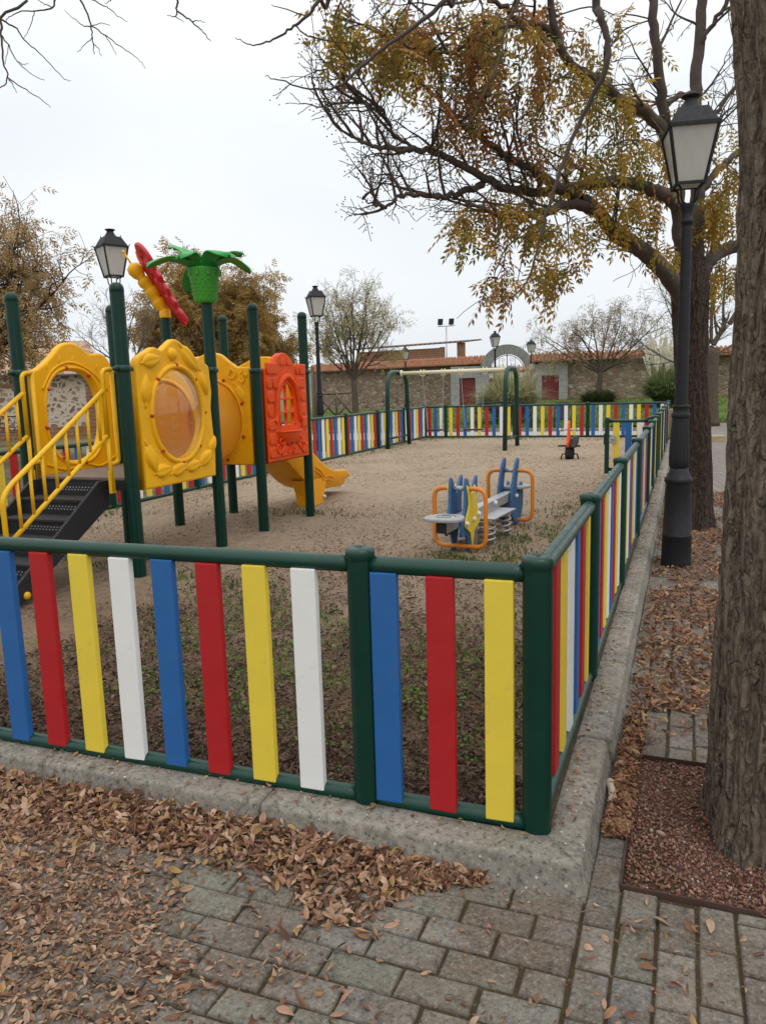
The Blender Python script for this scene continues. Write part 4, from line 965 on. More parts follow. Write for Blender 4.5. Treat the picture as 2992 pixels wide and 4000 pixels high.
# ------------------------------------------------------------------ street lamps
def make_lamp(name, label, loc, rz, group):
    L = thing(name, label, 'street lamp', loc, rz, group)
    m = MB(); m.lathe([(.0, 0), (.128, 0), (.130, .02), (.127, .05), (.124, .27), (.127, .275), (.127, .285), (.122, .29), (.108, .74), (.112, .75), (.12, .76), (.118, .79), (.100, .80), (.095, .83), (.082, .84), (.08, .875), (.068, .88)], n=32); m.build('base', MT['lamp_black'], L)
    m = MB(); m.lathe([(.068, .875), (.082, .90), (.086, .96), (.083, 1.06), (.074, 1.22), (.067, 1.32)], n=64, flutes=16, fd=.035)
    m.lathe([(.067, 1.31), (.076, 1.325), (.078, 1.35), (.066, 1.365), (.068, 1.40), (.074, 1.41), (.074, 1.425), (.058, 1.43)], n=28); m.build('pedestal', MT['lamp_black'], L)
    m = MB(); m.lathe([(.056, 1.425), (.052, 1.6), (.041, 2.9), (.041, 2.93), (.05, 2.935), (.05, 2.955), (.043, 2.96), (.046, 3.02), (.06, 3.07), (.062, 3.085), (.0, 3.09)], n=24); m.build('pole', MT['lamp_black'], L)
    m = MB()
    for k in range(4):
        t = R(45 + 90 * k); c, s_ = math.cos(t), math.sin(t)
        m.tube(catmull([(c * .015, s_ * .015, 3.085), (c * .07, s_ * .07, 3.10), (c * .095, s_ * .095, 3.15), (c * .10, s_ * .10, 3.20), (c * .155, s_ * .155, 3.235)], 5), .009, 8)
    m.build('cradle', MT['lamp_black'], L)
    z0, z1, w0, w1 = 3.235, 3.665, .105, .188
    m = MB()
    cn_ = [(1, 1), (-1, 1), (-1, -1), (1, -1)]
    for k in range(4):
        (x, y), (x2, y2) = cn_[k], cn_[(k + 1) % 4]
        m.obox((x * w0, y * w0, z0 - .02), (x * w1, y * w1, z1), .02, .02, (x, -y, 0)); m.obox((x * w0, y * w0, z0), (x2 * w0, y2 * w0, z0), .02, .022); m.obox((x * w1, y * w1, z1), (x2 * w1, y2 * w1, z1), .024, .03)
        m.obox((x * (w1 + .005), y * (w1 + .005), z1), (x * (w1 + .022), y * (w1 + .022), z1 + .035), .008, .008)
    ln = m.build('lantern', MT['lamp_black'], L)
    for k in range(4):
        (x, y), (x2, y2) = cn_[k], cn_[(k + 1) % 4]; i = .985
        p = MB(); p.add([(x * w0 * i, y * w0 * i, z0), (x2 * w0 * i, y2 * w0 * i, z0), (x2 * w1 * i, y2 * w1 * i, z1), (x * w1 * i, y * w1 * i, z1)], [(0, 1, 2, 3)], True); p.build('pane', MT['lantern_glass'], ln)
    p = MB(); p.box(-w0 * .9, w0 * .9, -w0 * .9, w0 * .9, z0 - .004, z0 + .002); p.build('pane', MT['lantern_glass'], ln)
    p = MB(); p.ell((0, 0, 3.44), .035, .035, .09); p.build('bulb', MT['whitewash'], ln)
    m = MB()
    def sq(levels):
        vs = [(x * w, y * w, z) for w, z in levels for x, y in cn_]
        m.add(vs, [(4 * i + j, 4 * i + (j + 1) % 4, 4 * i + 4 + (j + 1) % 4, 4 * i + 4 + j) for i in range(len(levels) - 1) for j in range(4)] + [(0, 1, 2, 3)], True)
    sq([(.196, z1 + .012), (.185, z1 + .018), (.118, z1 + .145), (.108, z1 + .150), (.098, z1 + .152)])
    for x, y in cn_: m.box(x * .112 - .005, x * .112 + .005, y * .112 - .005, y * .112 + .005, z1 + .14, z1 + .172)
    m.lathe([(.105, z1 + .15), (.085, z1 + .17), (.062, z1 + .20), (.052, z1 + .225), (.05, z1 + .235)], n=24); rf = m.build('roof', MT['lamp_black'], L)
    m = MB(); m.lathe([(.046, z1 + .23), (.062, z1 + .245), (.078, z1 + .255), (.076, z1 + .262), (.04, z1 + .268), (.02, z1 + .275), (0, z1 + .276)], n=24); m.build('finial', MT['lamp_black'], rf)
    return L
LG = 'black lantern lamp posts'
P0 = (2.61, 6.72, PAVE)
lamp = make_lamp('street_lamp', 'nearest black lantern lamp post, standing beside the right fence before the dark trunk', P0, R(-11), LG)
def lamp_at(px, py, Y, top, rz, label):
    q = at(px, py, Y); o = dup(lamp, None, (q.x, q.y, q.z - 3.94), R(rz)); o['label'] = label; return o
lamp_at(238, 494, 12.3, 4, 40, 'black lantern lamp post rising behind the yellow tower, beside the butterfly')
lamp_at(681, 617, 18.9, 4, 22, 'black lantern lamp post between the round brown tree and the pale thin tree')
lamp_at(875, 748, 43, 4, 10, 'small distant lamp post before the brick building, left of the gateway')
lamp_at(1069, 715, 36.5, 4, 12, 'distant lamp post in front of the left half of the gateway arch')
lamp_at(1147, 733, 44, 4, 30, 'distant lamp post in front of the right shoulder of the gateway arch')
# ------------------------------------------------------------------ floodlight mast
q = at(965, 770, 66); FM = thing('floodlight_mast', 'thin floodlight mast with two square lamps above the far wall', 'floodlight', (q.x, q.y, -.2))
zt = at(965, 705, 66).z + .2
m = MB(); m.tube([(0, 0, 0), (0, 0, zt)], [.07, .05], 10); m.build('pole', MT['steel'], FM)
m = MB(); m.tube([(-.72, 0, zt), (.72, 0, zt + .04)], .035, 8); m.build('crossbar', MT['steel'], FM)
for x in (-.5, .42):
    m = MB(); m.add([(x - .24, -.1, zt + .1), (x + .2, -.1, zt + .1), (x + .24, -.16, zt + .62), (x - .2, -.16, zt + .62), (x - .18, .14, zt + .2), (x + .14, .14, zt + .2), (x + .18, .10, zt + .56), (x - .14, .10, zt + .56)], [(0, 1, 2, 3), (4, 7, 6, 5), (0, 4, 5, 1), (1, 5, 6, 2), (2, 6, 7, 3), (3, 7, 4, 0)], True); f_ = m.build('floodlight', MT['black'], FM, .02)
    m = MB(); m.obox((x - .02, 0, zt), (x - .02, .02, zt + .2), .06, .02); m.build('bracket', MT['steel'], f_)

# ------------------------------------------------------------------ far stone wall, gateway and buildings
def wpt(px, Y): q = at(px, 800, Y); return Vector((q.x, q.y, 0))
G0, G1 = wpt(974, 56.1), wpt(1226, 54.3)
def frame_between(p, q): d = q - p; return math.atan2(d.y, d.x), d.length
def stone_wall(label, p, q, zb=-.4, top=3.06):
    rz, L = frame_between(p, q); o = thing('stone_wall', label, 'wall', (p.x, p.y, 0), rz, 'rubble walls either side of the gateway')
    m = MB(); n = int(L / .5); vs = []
    for i in range(n + 1):
        for j in range(9):
            z = zb + (top - zb) * j / 8; x = L * i / n; vs.append((x, .32 - .05 * fbm(x + p.x, z, .9), z))
    m.add(vs, [(i * 9 + j, (i + 1) * 9 + j, (i + 1) * 9 + j + 1, i * 9 + j + 1) for i in range(n) for j in range(8)])
    m.box(0, L, .38, .7, zb, top); m.build('masonry', MT['rubble'], o)
    m = MB(); x = .1
    while x < L:
        jz = .03 * fbm(x * .4, p.x, 1, 2)
        for (y0, z0, y1, z1) in ((-.36, 3.0, -.10, 3.22), (-.15, 3.17, .10, 3.39), (.05, 3.34, .28, 3.56)):
            vs = []; r = .125 + rng.uniform(-.012, .01); jx = rng.uniform(-.02, .02)
            for (y, z, rr) in ((y0, z0, r), (y1, z1, r * .8)):
                for k in range(7): t = math.pi * k / 6; vs.append((x + jx + rr * math.cos(t), y - .02 - rr * .5 * math.sin(t), z + jz + rr * .85 * math.sin(t)))
            m.add(vs, [(k, k + 1, k + 8, k + 7) for k in range(6)] + [(0, 1, 2, 3, 4, 5, 6)])
        x += .25
    m.add([(0, -.34, 2.98), (L, -.34, 2.98), (L, .28, 3.50), (0, .28, 3.50), (0, .95, 3.1), (L, .95, 3.1)], [(0, 1, 2, 3), (3, 2, 5, 4)], True)
    m.build('coping', MT['tile'], o); return o
Gd = (G1 - G0).normalized(); cx = (wpt(1095, 55.2) - G0).dot(Gd)
stone_wall('far rubble wall with a tiled coping, left of the gateway', wpt(672, 67), G0 + Gd * (cx - 1.62))
stone_wall('far rubble wall with a tiled coping, right of the gateway behind the pampas plume', G0 + Gd * (cx + 1.62), wpt(1760, 49.6))
rz, L = frame_between(G0, G1); GW = thing('gateway', 'grey granite gateway with a round arch, iron gate and two maroon side doors', 'gateway', (G0.x, G0.y, 0), rz)
cx = (wpt(1095, 55.2) - G0).dot((G1 - G0).normalized()); ri, ro, zc = 1.27, 1.93, 2.36
dl, dr_ = (cx - 3.36, cx - 2.22), (cx + 2.42, cx + 3.58)
D0, D1 = -.16, .5; ms_ = [MB(), MB()]
for x0, x1, z0, z1 in ((0, dl[0], -.4, 2.05), (dl[1], cx - ri, -.4, 2.05), (cx + ri, dr_[0], -.4, 2.05), (dr_[1], L, -.4, 2.05), (0, cx - ri, 2.05, 2.36), (cx + ri, L, 2.05, 2.36), (0, cx - ro + .25, 2.36, 2.86), (cx + ro - .25, L, 2.36, 2.86)): ms_[x0 > cx].box(x0, x1, D0, D1, z0, z1)
for m in ms_: m.build('surround', MT['granite'], GW)
m = MB(); N = 26
for k in range(13):
    t0, t1 = math.pi * k / 13 + .004, math.pi * (k + 1) / 13 - .004; vs = []
    for t in (t0, (t0 + t1) / 2, t1):
        for rr, y in ((ri, -.21), (ro, -.21), (ro, .45), (ri, .45)): vs.append((cx + rr * math.cos(t), y, zc + rr * math.sin(t)))
    m.add(vs, [(i * 4 + j, i * 4 + (j + 1) % 4, i * 4 + 4 + (j + 1) % 4, i * 4 + 4 + j) for i in range(2) for j in range(4)] + [(0, 1, 2, 3), (8, 11, 10, 9)], True)
MT['granite_plain'] = concrete('granite_voussoir', (.34, .34, .325), False); m.build('arch', MT['granite_plain'], GW)
for x0, x1 in (dl, dr_):
    m = MB(); n = 7
    for k in range(n): m.box(x0 + (x1 - x0) * k / n + .006, x0 + (x1 - x0) * (k + 1) / n - .006, -.02, .03, -.3, 2.05)
    m.box(x0, x1, .03, .06, -.3, 2.05); m.build('door', MT['door_red'], GW)
m = MB(); m.box(cx - ri, cx - .01, .05, .09, -.3, 1.95); m.box(cx + .01, cx + ri, .05, .09, -.3, 1.95); gt = m.build('gate_leaf', MT['door_red'], GW)
m = MB()
for k in range(9):
    x = -ri + .14 * (k + .5) * 2 * ri / (9 * .14); h = math.sqrt(max(.02, ri * ri - x * x)); m.tube([(cx + x, .07, 1.95), (cx + x, .07, zc + h * (.55 if k % 2 else .92))], .016, 6)
m.tube([(cx - ri, .07, 2.0), (cx + ri, .07, 2.0)], .022, 6); m.tube([(cx - ri, .07, zc), (cx + ri, .07, zc)], .02, 6)
m.tube([(cx + ri * .93 * math.cos(t), .07, zc + ri * .93 * math.sin(t)) for t in [math.pi * k / 20 for k in range(21)]], .022, 6)
for sg in (-1, 1):
    for sx, sz, s_ in ((.35, .35, .22), (.78, .3, .2), (.3, .85, .17)):
        m.tube([(cx + sg * (sx + s_ * (1 - t / 9) * math.cos(t)), .07, zc + sz + s_ * (1 - t / 9) * math.sin(t)) for t in [k * .45 for k in range(18)]], .013, 5)
m.tube([(cx, .07, 1.95), (cx, .07, zc + ri)], .03, 6)
m.build('ironwork', MT['black'], GW)
# whitewashed house seen through the arch
q = wpt(1010, 80); HB = thing('white_house', 'whitewashed house with a tile edge seen through the gateway arch', 'house', (q.x, q.y, 0), 0)
m = MB(); m.box(0, 8.2, 0, 5, -.3, 2.95); m.build('wall', MT['whitewash'], HB)
m = MB(); m.add([(-.2, -.3, 2.95), (8.4, -.3, 2.95), (8.4, 2.5, 3.35), (-.2, 2.5, 3.35)], [(0, 1, 2, 3)], True); m.box(-.2, 8.4, -.3, -.22, 2.86, 2.96); m.build('roof', MT['tile'], HB)
# roofless brick shed behind the left wall
q0, q1 = wpt(772, 66), wpt(1000, 60.5); rz, L = frame_between(q0, q1)
BS = thing('brick_shed', 'brick shed with a rusty corrugated roof edge behind the left wall', 'shed', (q0.x, q0.y, 0), rz)
zr0, zr1 = at(772, 755, 66).z, at(1000, 738, 60.5).z
zl = lambda x: zr0 + (zr1 - zr0) * x / L
m = MB()
m.add([(x, y, z) for y in (0, .3) for x, z in ((.0, -.2), (L - 1.75, -.2), (L - 1.75, zl(L - 1.75) - .35), (0, zl(0) - .25))], [(0, 1, 2, 3), (7, 6, 5, 4), (0, 4, 5, 1), (1, 5, 6, 2), (2, 6, 7, 3), (3, 7, 4, 0)], True)
for x in (3.1, L - 2.0): m.box(x, x + .45, -.06, 0, -.2, zl(x) - .3)
m.build('wall', MT['brick'], BS)
m = MB(); m.box(L - .5, L, 0, .45, -.2, zl(L) - .06); m.build('pillar', MT['brick'], BS)
m = MB(); n = 90
vs = [(x, y, zl(x) + .035 * math.sin(x * 14) + (.0 if y < 0 else .28)) for y in (-.3, 3.0) for x in [-.6 + (L + .9) * k / (n * 3) for k in range(n * 3 + 1)]]
K = n * 3 + 1; m.add(vs, [(k, k + 1, K + k + 1, K + k) for k in range(K - 1)]); m.add([(v[0], v[1], v[2] - .05) for v in vs], [(k, K + k, K + k + 1, k + 1) for k in range(K - 1)])
m.add([vs[k] for k in range(K)] + [(vs[k][0], vs[k][1], vs[k][2] - .05) for k in range(K)], [(k, k + 1, K + k + 1, K + k) for k in range(K - 1)])
m.build('roof', MT['corrugated'], BS)
# stone house at the left edge
q = wpt(212, 33); q0 = wpt(-260, 29); rz, L = frame_between(q0, q)
HS = thing('stone_house', 'low house of brown stones set in pale plaster with a clay tile roof', 'house', (q0.x, q0.y, 0), rz)
m = MB(); m.box(0, L, 0, 7, .3, 2.42); m.build('wall', MT['house_stone'], HS)
m = MB(); m.box(-.02, L + .02, -.03, .0, -.3, .32)
for x in (L - .55, L - 4.3, L - 3.0): m.box(x, x + .42, -.025, 0, .3, 2.42)
m.box(L - 4.3, L - 2.6, -.022, 0, 1.95, 2.12); m.build('brick_trim', MT['brick'], HS)
m = MB(); m.tube([(0, -.34, 2.46), (L + .25, -.34, 2.46)], .05, 8); m.tube([(L - .1, -.1, 2.4), (L - .1, -.1, 0)], .045, 8); m.build('gutter', MT['steel'], HS)
m = MB(); nx, ny = int((L + .5) / .035), 14; vs = []
for i in range(ny + 1):
    for k in range(nx + 1):
        x = -.2 + (L + .5) * k / nx; t = i / ny; st_ = (t * 9) % 1
        vs.append((x, -.32 + 3.6 * t, 2.47 + 1.55 * t + .04 * abs(math.sin(x * 14)) + .02 * (i % 2)))
m.add(vs, [(i * (nx + 1) + k, i * (nx + 1) + k + 1, (i + 1) * (nx + 1) + k + 1, (i + 1) * (nx + 1) + k) for i in range(ny) for k in range(nx)])
m.add([(-.2, 3.28, 4.02), (L + .3, 3.28, 4.02), (L + .3, 7.3, 2.4), (-.2, 7.3, 2.4)], [(0, 1, 2, 3)], True); m.build('roof', MT['pale_tile'], HS)
m = MB(); m.box(L - 6.4, L - 4.4, 2.2, 4.2, 3.4, 5.0); m.build('chimney', MT['brick'], HS)
# sandstone blocks by the path
c = W(.21, 18.95, PAVE); m = MB()
def rough_block(m, x0, x1, y0, y1, z0, z1, s=.02):
    n = 6; vs = []; idx = {}
    bm = bmesh.new(); bmesh.ops.create_cube(bm, size=1); bmesh.ops.subdivide_edges(bm, edges=bm.edges[:], cuts=n, use_grid_fill=True)
    for v in bm.verts:
        p = Vector((x0 + (x1 - x0) * (v.co.x + .5), y0 + (y1 - y0) * (v.co.y + .5), z0 + (z1 - z0) * (v.co.z + .5)))
        p += Vector((fbm(p.y * 4, p.z * 4, 1), fbm(p.x * 4, p.z * 4 + 7, 1), .4 * fbm(p.x * 4, p.y * 4 + 3, 1))) * s; vs.append(p)
    bm.verts.index_update(); m.add(vs, [tuple(v.index for v in f.verts) for f in bm.faces]); bm.free()
rough_block(m, c.x - .17, c.x + .17, c.y - .22, c.y + .22, PAVE - .02, .78)
tag(m.build('stone_post', MT['stone_block']), 'squared yellow sandstone post left of the dark trunk by the path', 'stone post')
c = W(1.05, 19.6, PAVE); m = MB(); rough_block(m, c.x - .42, c.x + .34, c.y - .2, c.y + .2, PAVE - .02, .05)
tag(m.build('stone_block', MT['stone_block']), 'low sandstone block on the paved path, just right of the dark trunk', 'stone block')

# ------------------------------------------------------------------ benches, bin, rustic fence
def iron_bench(loc, rz, label):
    o = thing('garden_bench', label, 'bench', loc, rz); w = 1.0
    m = MB()
    for k in range(5): m.box(-w, w, -.22 + k * .095, -.15 + k * .095, .42, .44)
    m.build('seat', MT['black'], o)
    m = MB(); m.tube(catmull([(-w, .26, .45), (-w, .32, .9), (-.5, .33, .98), (0, .33, 1.0), (.5, .33, .98), (w, .32, .9), (w, .26, .45)], 5), .022, 8)
    rg = random.Random(4)
    for k in range(26):
        x0 = -w + 2 * w * k / 25; x1 = x0 + rg.uniform(-.35, .35); x1 = max(-w + .03, min(w - .03, x1)); m.tube(catmull([(x0 * .98, .27, .46), ((x0 + x1) / 2 + rg.uniform(-.08, .08), .30, .7), (x1, .325, .93)], 3), .012, 5)
    for z in (.6, .76): m.tube([(-w, .29, z), (w, .29, z)], .012, 5)
    m.build('backrest', MT['black'], o)
    for x in (-w, w):
        m = MB(); m.tube([(x, -.24, 0), (x, -.22, .44)], .025, 8); m.tube([(x, .3, 0), (x, .26, .46)], .025, 8); m.tube(catmull([(x, -.22, .44), (x, -.2, .64), (x, .1, .66), (x, .29, .62)], 4), .02, 8); m.build('leg', MT['black'], o)
q = at(1085, 925, 28); iron_bench((q.x, q.y, PAVE), R(-18) , 'black wrought iron bench seen through the far fence before the pampas grass')
q = at(8, 950, 28); iron_bench((q.x, q.y, PAVE), R(10), 'black wrought iron bench against the stone house at the left edge')
q = at(1216, 925, 27.5); LB = thing('litter_bin', 'dark litter bin hung in a green frame behind the far fence', 'bin', (q.x, q.y, PAVE), R(-15))
m = MB(); m.lathe([(.19, .38), (.23, .95), (.235, .96), (.21, .96), (.18, .40), (.0, .40)], n=20); m.build('bucket', MT['bin'], LB)
m = MB()
for x in (-.3, .3): m.tube([(x, 0, 0), (x, 0, .85)], .025, 8)
m.tube([(-.3, 0, .36), (.3, 0, .36)], .02, 8); m.tube([(-.3, 0, .8), (-.22, 0, .8)], .018, 8); m.tube([(.22, 0, .8), (.3, 0, .8)], .018, 8); m.build('frame', MT['green'], LB)
q0, q1 = at(690, 890, 40), at(765, 888, 41); RF = thing('rustic_fence', 'weathered wooden fence with crossed rails below the pale thin tree', 'fence', (q0.x, q0.y, 0), math.atan2(q1.y - q0.y, q1.x - q0.x)); L = (q1 - q0).length
for k in range(3):
    m = MB(); m.tube([(L * k / 2, 0, -.3), (L * k / 2, 0, 1.38)], .07, 8); m.build('post', MT['wood'], RF)
for k in range(2):
    m = MB(); x0, x1 = L * k / 2, L * (k + 1) / 2; m.tube([(x0, -.04, .1), (x1, -.04, 1.2)], .05, 8); m.tube([(x0, .04, 1.2), (x1, .04, .1)], .05, 8); m.build('cross_rail', MT['wood'], RF)
m = MB(); m.tube([(0, 0, 1.3), (L, 0, 1.34)], .055, 8); m.build('top_rail', MT['wood'], RF)
for px, hh in ((679, 2.6), (686, 2.4)):
    q = at(px, 890, 30); m = MB(); m.tube([(q.x, q.y, -.15), (q.x, q.y, hh - .2)], .06, 8); tag(m.build('wooden_pole', MT['wood']), 'tall weathered wooden pole ' + ('left' if px == 679 else 'right') + ' of the pair beside the rear tower post', 'pole')

# ------------------------------------------------------------------ trees
def rv(g): return Vector((g.uniform(-1, 1), g.uniform(-1, 1), g.uniform(-1, 1)))
def grow(m, tips, p, d, r, L, lev, P, g):
    """one limb and what branches off it"""
    n = P.get('seg', 4); pts = [p.copy()]; rr = [r]; q = p.copy(); d = d.normalized()
    for i in range(n):
        d = (d + rv(g) * P['wob'][lev] + Vector((0, 0, P['up'][lev]))).normalized(); q = q + d * L / n; pts.append(q.copy()); rr.append(max(P.get('rmin', .004), r * (1 - (i + 1) / n * P.get('taper', .55))))
        if lev == P['lev'] or P.get('allt'): tips.append((q.copy(), d.copy()))
    m.tube(pts, rr, P['sides'][lev], caps=False)
    if lev < P['lev']:
        c = P['n'][lev]
        for k in range(c):
            t = P.get('t0', .35) + (1 - P.get('t0', .35)) * (k + g.random()) / c; i = min(n - 1, int(t * n)); f = t * n - i
            b = pts[i].lerp(pts[i + 1], f); dd = (pts[i + 1] - pts[i]).normalized()
            side = dd.cross(rv(g)).normalized(); nd_ = (dd * P['fwd'][lev] + side).normalized()
            grow(m, tips, b, nd_, rr[i] * P.get('cr', .6), L * P['len'] * g.uniform(.7, 1.2), lev + 1, P, g)
        grow(m, tips, pts[-1], d, rr[-1], L * P['len'], lev + 1, P, g)
def spray_template(pairs, L, ll, lw, droop=.3, gap=.0):
    """one pinnate leaf: leaflets in pairs along a drooping midrib, y runs along it"""
    V, F = [], []
    def leaflet(x, y, z, dx, dy, dz):
        o = len(V); d = Vector((dx, dy, dz)).normalized(); s_ = d.cross(Vector((0, 0, 1))).normalized() * lw / 2; b = Vector((x, y, z))
        V.extend([b, b + d * ll * .45 + s_ + Vector((0, 0, .1 * lw)), b + d * ll, b + d * ll * .45 - s_ + Vector((0, 0, .1 * lw))]); F.append((o, o + 1, o + 2, o + 3))
    for i in range(pairs):
        t = (i + 1) / (pairs + .3); y = L * t; z = -droop * L * t * t
        for sg in (-1, 1): leaflet(sg * gap, y, z, sg * (1 - .3 * t), .55, -.35 - .3 * t)
    leaflet(0, L, -droop * L, 0, 1, -.6)
    o = len(V); w = lw * .09
    V.extend([Vector((-w, 0, 0)), Vector((w, 0, 0)), Vector((w, L, -droop * L)), Vector((-w, L, -droop * L))]); F.append((o, o + 1, o + 2, o + 3))
    return np.array([v[:] for v in V]), np.array(F)
def foliage(parent, tips, per, tmpl, pal, sc=(.8, 1.25), hang=.5, spread=.12, jit=.2, name='crown', keep=None, lift=0):
    tv, tf = tmpl; P, D = [], []
    for p, d in tips:
        if keep and not keep(p): continue
        for k in range(per if isinstance(per, int) else (int(per) + (rng.random() < per % 1))):
            P.append(p + rv(rng) * spread + Vector((0, 0, lift))); e = (d * .5 + rv(rng) * .9 + Vector((0, 0, -hang))); D.append(e if e.length > .05 else Vector((0, 0, -1)))
    P = np.array([v[:] for v in P]); D = np.array([v[:] for v in D]); k = len(P)
    off = np.array(parent.location) if parent else 0
    clump = np.array([.8 + .45 * mnoise.noise(Vector(p) * .55 + Vector((5, 1, 2))) for p in P])[:, None]
    o = scatter(name, tv, tf, frames(D, None, nr.uniform(-1.2, 1.2, k)), P - off, nr.uniform(*sc, (k, 1)), MT['leaf'], np.clip(pick(pal, k, jit) * (.9 + .5 * (clump - .8)), 0, 1), parent)
    return o
def tree(name, label, loc, group=None): return thing(name, label, 'tree', loc, 0, group, tuple(loc))
OCHRE = [(.44, .28, .09), (.37, .22, .07), (.50, .32, .11), (.31, .23, .08), (.42, .28, .10)]
# dense brown tree behind the tower
def crown_tree(name, label, base, fork_z, R_, top, pal, per, seed, mat, tmpl, nl=8, sq=1.0, keep=None, trunk_r=.16, n=(5, 5, 4), cxy=(0, 0)):
    g = random.Random(seed); t = tree(name, label, base); m = MB(); b = Vector(base)
    f = Vector((b.x + cxy[0] * .15, b.y, fork_z)); m.tube(catmull([b, b.lerp(f, .5) + Vector((g.uniform(-.06, .06), 0, 0)), f], 4), [trunk_r * (1.25 - .4 * k / 8) for k in range(9)], 10)
    m.build('trunk', mat, t); m = MB(); tips = []
    P = dict(lev=3, n=list(n), wob=[.12, .2, .28, .35], up=[.05, .06, .0, -.05], sides=[7, 5, 4, 3], fwd=[.9, .8, .7, .6], len=.62, seg=4, rmin=.006)
    for k in range(nl):
        az = 2 * math.pi * (k + g.uniform(-.3, .3)) / nl; el = g.uniform(.25, 1.2) if k else 1.5
        d = Vector((math.cos(az) * math.cos(el) * R_, math.sin(az) * math.cos(el) * R_ * sq, math.sin(el) * (top - fork_z)))
        d += Vector((cxy[0], cxy[1], 0)); grow(m, tips, f, d, trunk_r * .5, d.length * .52, 0, P, g)
    m.build('branches', mat, t)
    foliage(t, tips, per, tmpl, pal, keep=keep); return t
far_spray = spray_template(3, .34, .17, .055, .35)
q = at(478, 900, 35); crown_tree('round_tree', 'dense ochre brown tree behind the palm top and butterfly', (q.x, q.y, -.2), 1.7, 4.1, 7.6, OCHRE, 1.6, 3, MT['bark_dark'], far_spray, 11, .8, None, .2)
q = at(-95, 900, 21); crown_tree('autumn_tree', 'tall olive brown autumn tree reaching in from the left edge', (q.x, q.y, -.15), 1.9, 4.1, 6.7, [(.45, .29, .13), (.38, .25, .105), (.50, .33, .15), (.30, .22, .09)], .7, 5, MT['bark_dark'], spray_template(3, .26, .12, .036, .35), 10, .7, None, .2, (5, 5, 4), (1.4, 0))
# pale thin tree: a fan of upright limbs with few leaves
def fan_tree(name, label, base, fork, top_z, half, seed, mat, pal, per, tmpl, nl=9, lean=(0, 0), tr=.12, up=.10, droop=-.08, sq=.7, n=(4, 4, 3)):
    g = random.Random(seed); t = tree(name, label, base); b, f = Vector(base), Vector(fork); m = MB()
    m.tube(catmull([b, b.lerp(f, .5) + Vector((.03, 0, 0)), f], 4), [tr * (1.3 - .5 * k / 8) for k in range(9)], 10); m.build('trunk', mat, t)
    m = MB(); tips = []
    P = dict(lev=3, n=list(n), wob=[.10, .2, .3, .35], up=[up, up * .6, .02, droop], sides=[7, 5, 4, 3], fwd=[1.3, 1.1, .9, .8], len=.55, seg=4, rmin=.005, t0=.3)
    for k in range(nl):
        x = (k / (nl - 1) * 2 - 1); az = g.uniform(-1, 1) * sq
        d = Vector((x * half + lean[0], az * half, (top_z - f.z) * math.sqrt(max(.15, 1 - (.85 * x) ** 2)) * g.uniform(.75, 1))); grow(m, tips, f, d, tr * .42, d.length * .55, 0, P, g)
    m.build('branches', mat, t)
    if per: foliage(t, tips, per, tmpl, pal, hang=.9, spread=.06)
    return t
q = at(768, 900, 30); f = at(764, 822, 30)
fan_tree('thin_tree', 'pale thin tree with a fan of upright limbs and few yellowing leaves', (q.x, q.y, -.1), f, 6.2, 2.3, 8, MT['bark_grey'], [(.46, .37, .16), (.38, .34, .13), (.32, .31, .11), (.5, .4, .2)], .32, spray_template(2, .2, .12, .026, .4), 11)
q = at(1287, 880, 46); f = at(1297, 805, 46)
fan_tree('weeping_tree', 'sparse weeping tree with brown hanging leaves before the far right wall', (q.x, q.y, .05), f, 6.6, 5.2, 12, MT['bark_grey'], [(.34, .23, .15), (.38, .28, .17), (.3, .22, .15), (.36, .30, .14)], .34, spray_template(2, .34, .2, .04, .5), 9, (.5, 0), .17, .03, -.3, .6, (4, 3, 3))
q = at(250, 900, 27); f = at(275, 800, 27)
fan_tree('bare_tree', 'leafless grey tree behind the tower, between the butterfly and the left lamp', (q.x, q.y, -.1), f, 5.2, 2.0, 21, MT['twig_grey'], None, 0, None, 8, (.3, 0), .09, .04, 0, .6)
q = at(1497, 900, 31); f = at(1500, 800, 31)
fan_tree('bare_tree', 'leafless grey tree whose twigs show left of the dark trunk', (q.x, q.y, 0), f, 6.8, 3.0, 22, MT['twig_grey'], None, 0, None, 9, (-.3, 0), .12, .03, 0, .5)
# pollarded trunk with shoots between the two near trunks
q = at(1536, 905, 27); b = Vector((q.x, q.y, -.1)); f = at(1533, 752, 27); t = tree('pollarded_tree', 'pollarded grey tree with a knobbly head, between the dark trunk and the near trunk', b)
m = MB(); m.tube(catmull([b, b.lerp(f, .4), f], 5), [.30, .28, .26, .25, .25, .25, .26, .27, .28, .31, .33], 14)
g = random.Random(9)
for k in range(9): m.ell(f + Vector((g.uniform(-.28, .28), g.uniform(-.2, .2), g.uniform(-.12, .16))), g.uniform(.1, .17), .12, g.uniform(.1, .16), 8, 6)
m.build('trunk', MT['bark_grey'], t); m = MB(); tips = []
P = dict(lev=1, n=[5], wob=[.1, .25], up=[.08, .03], sides=[6, 4], fwd=[1.2], len=.4, seg=5, rmin=.008, t0=.3)
for x0, y0, x1, y1, r in ((1540, 745, 1575, 700, .1), (1530, 745, 1500, 560, .05), (1536, 742, 1545, 540, .06), (1548, 722, 1530, 600, .045), (1560, 718, 1570, 560, .05), (1575, 700, 1610, 640, .09)):
    p0, p1 = at(x0, y0, 27), at(x1, y1, 27); grow(m, tips, p0, p1 - p0, r, (p1 - p0).length, 0, P, g)
m.build('branches', MT['bark_grey'], t)

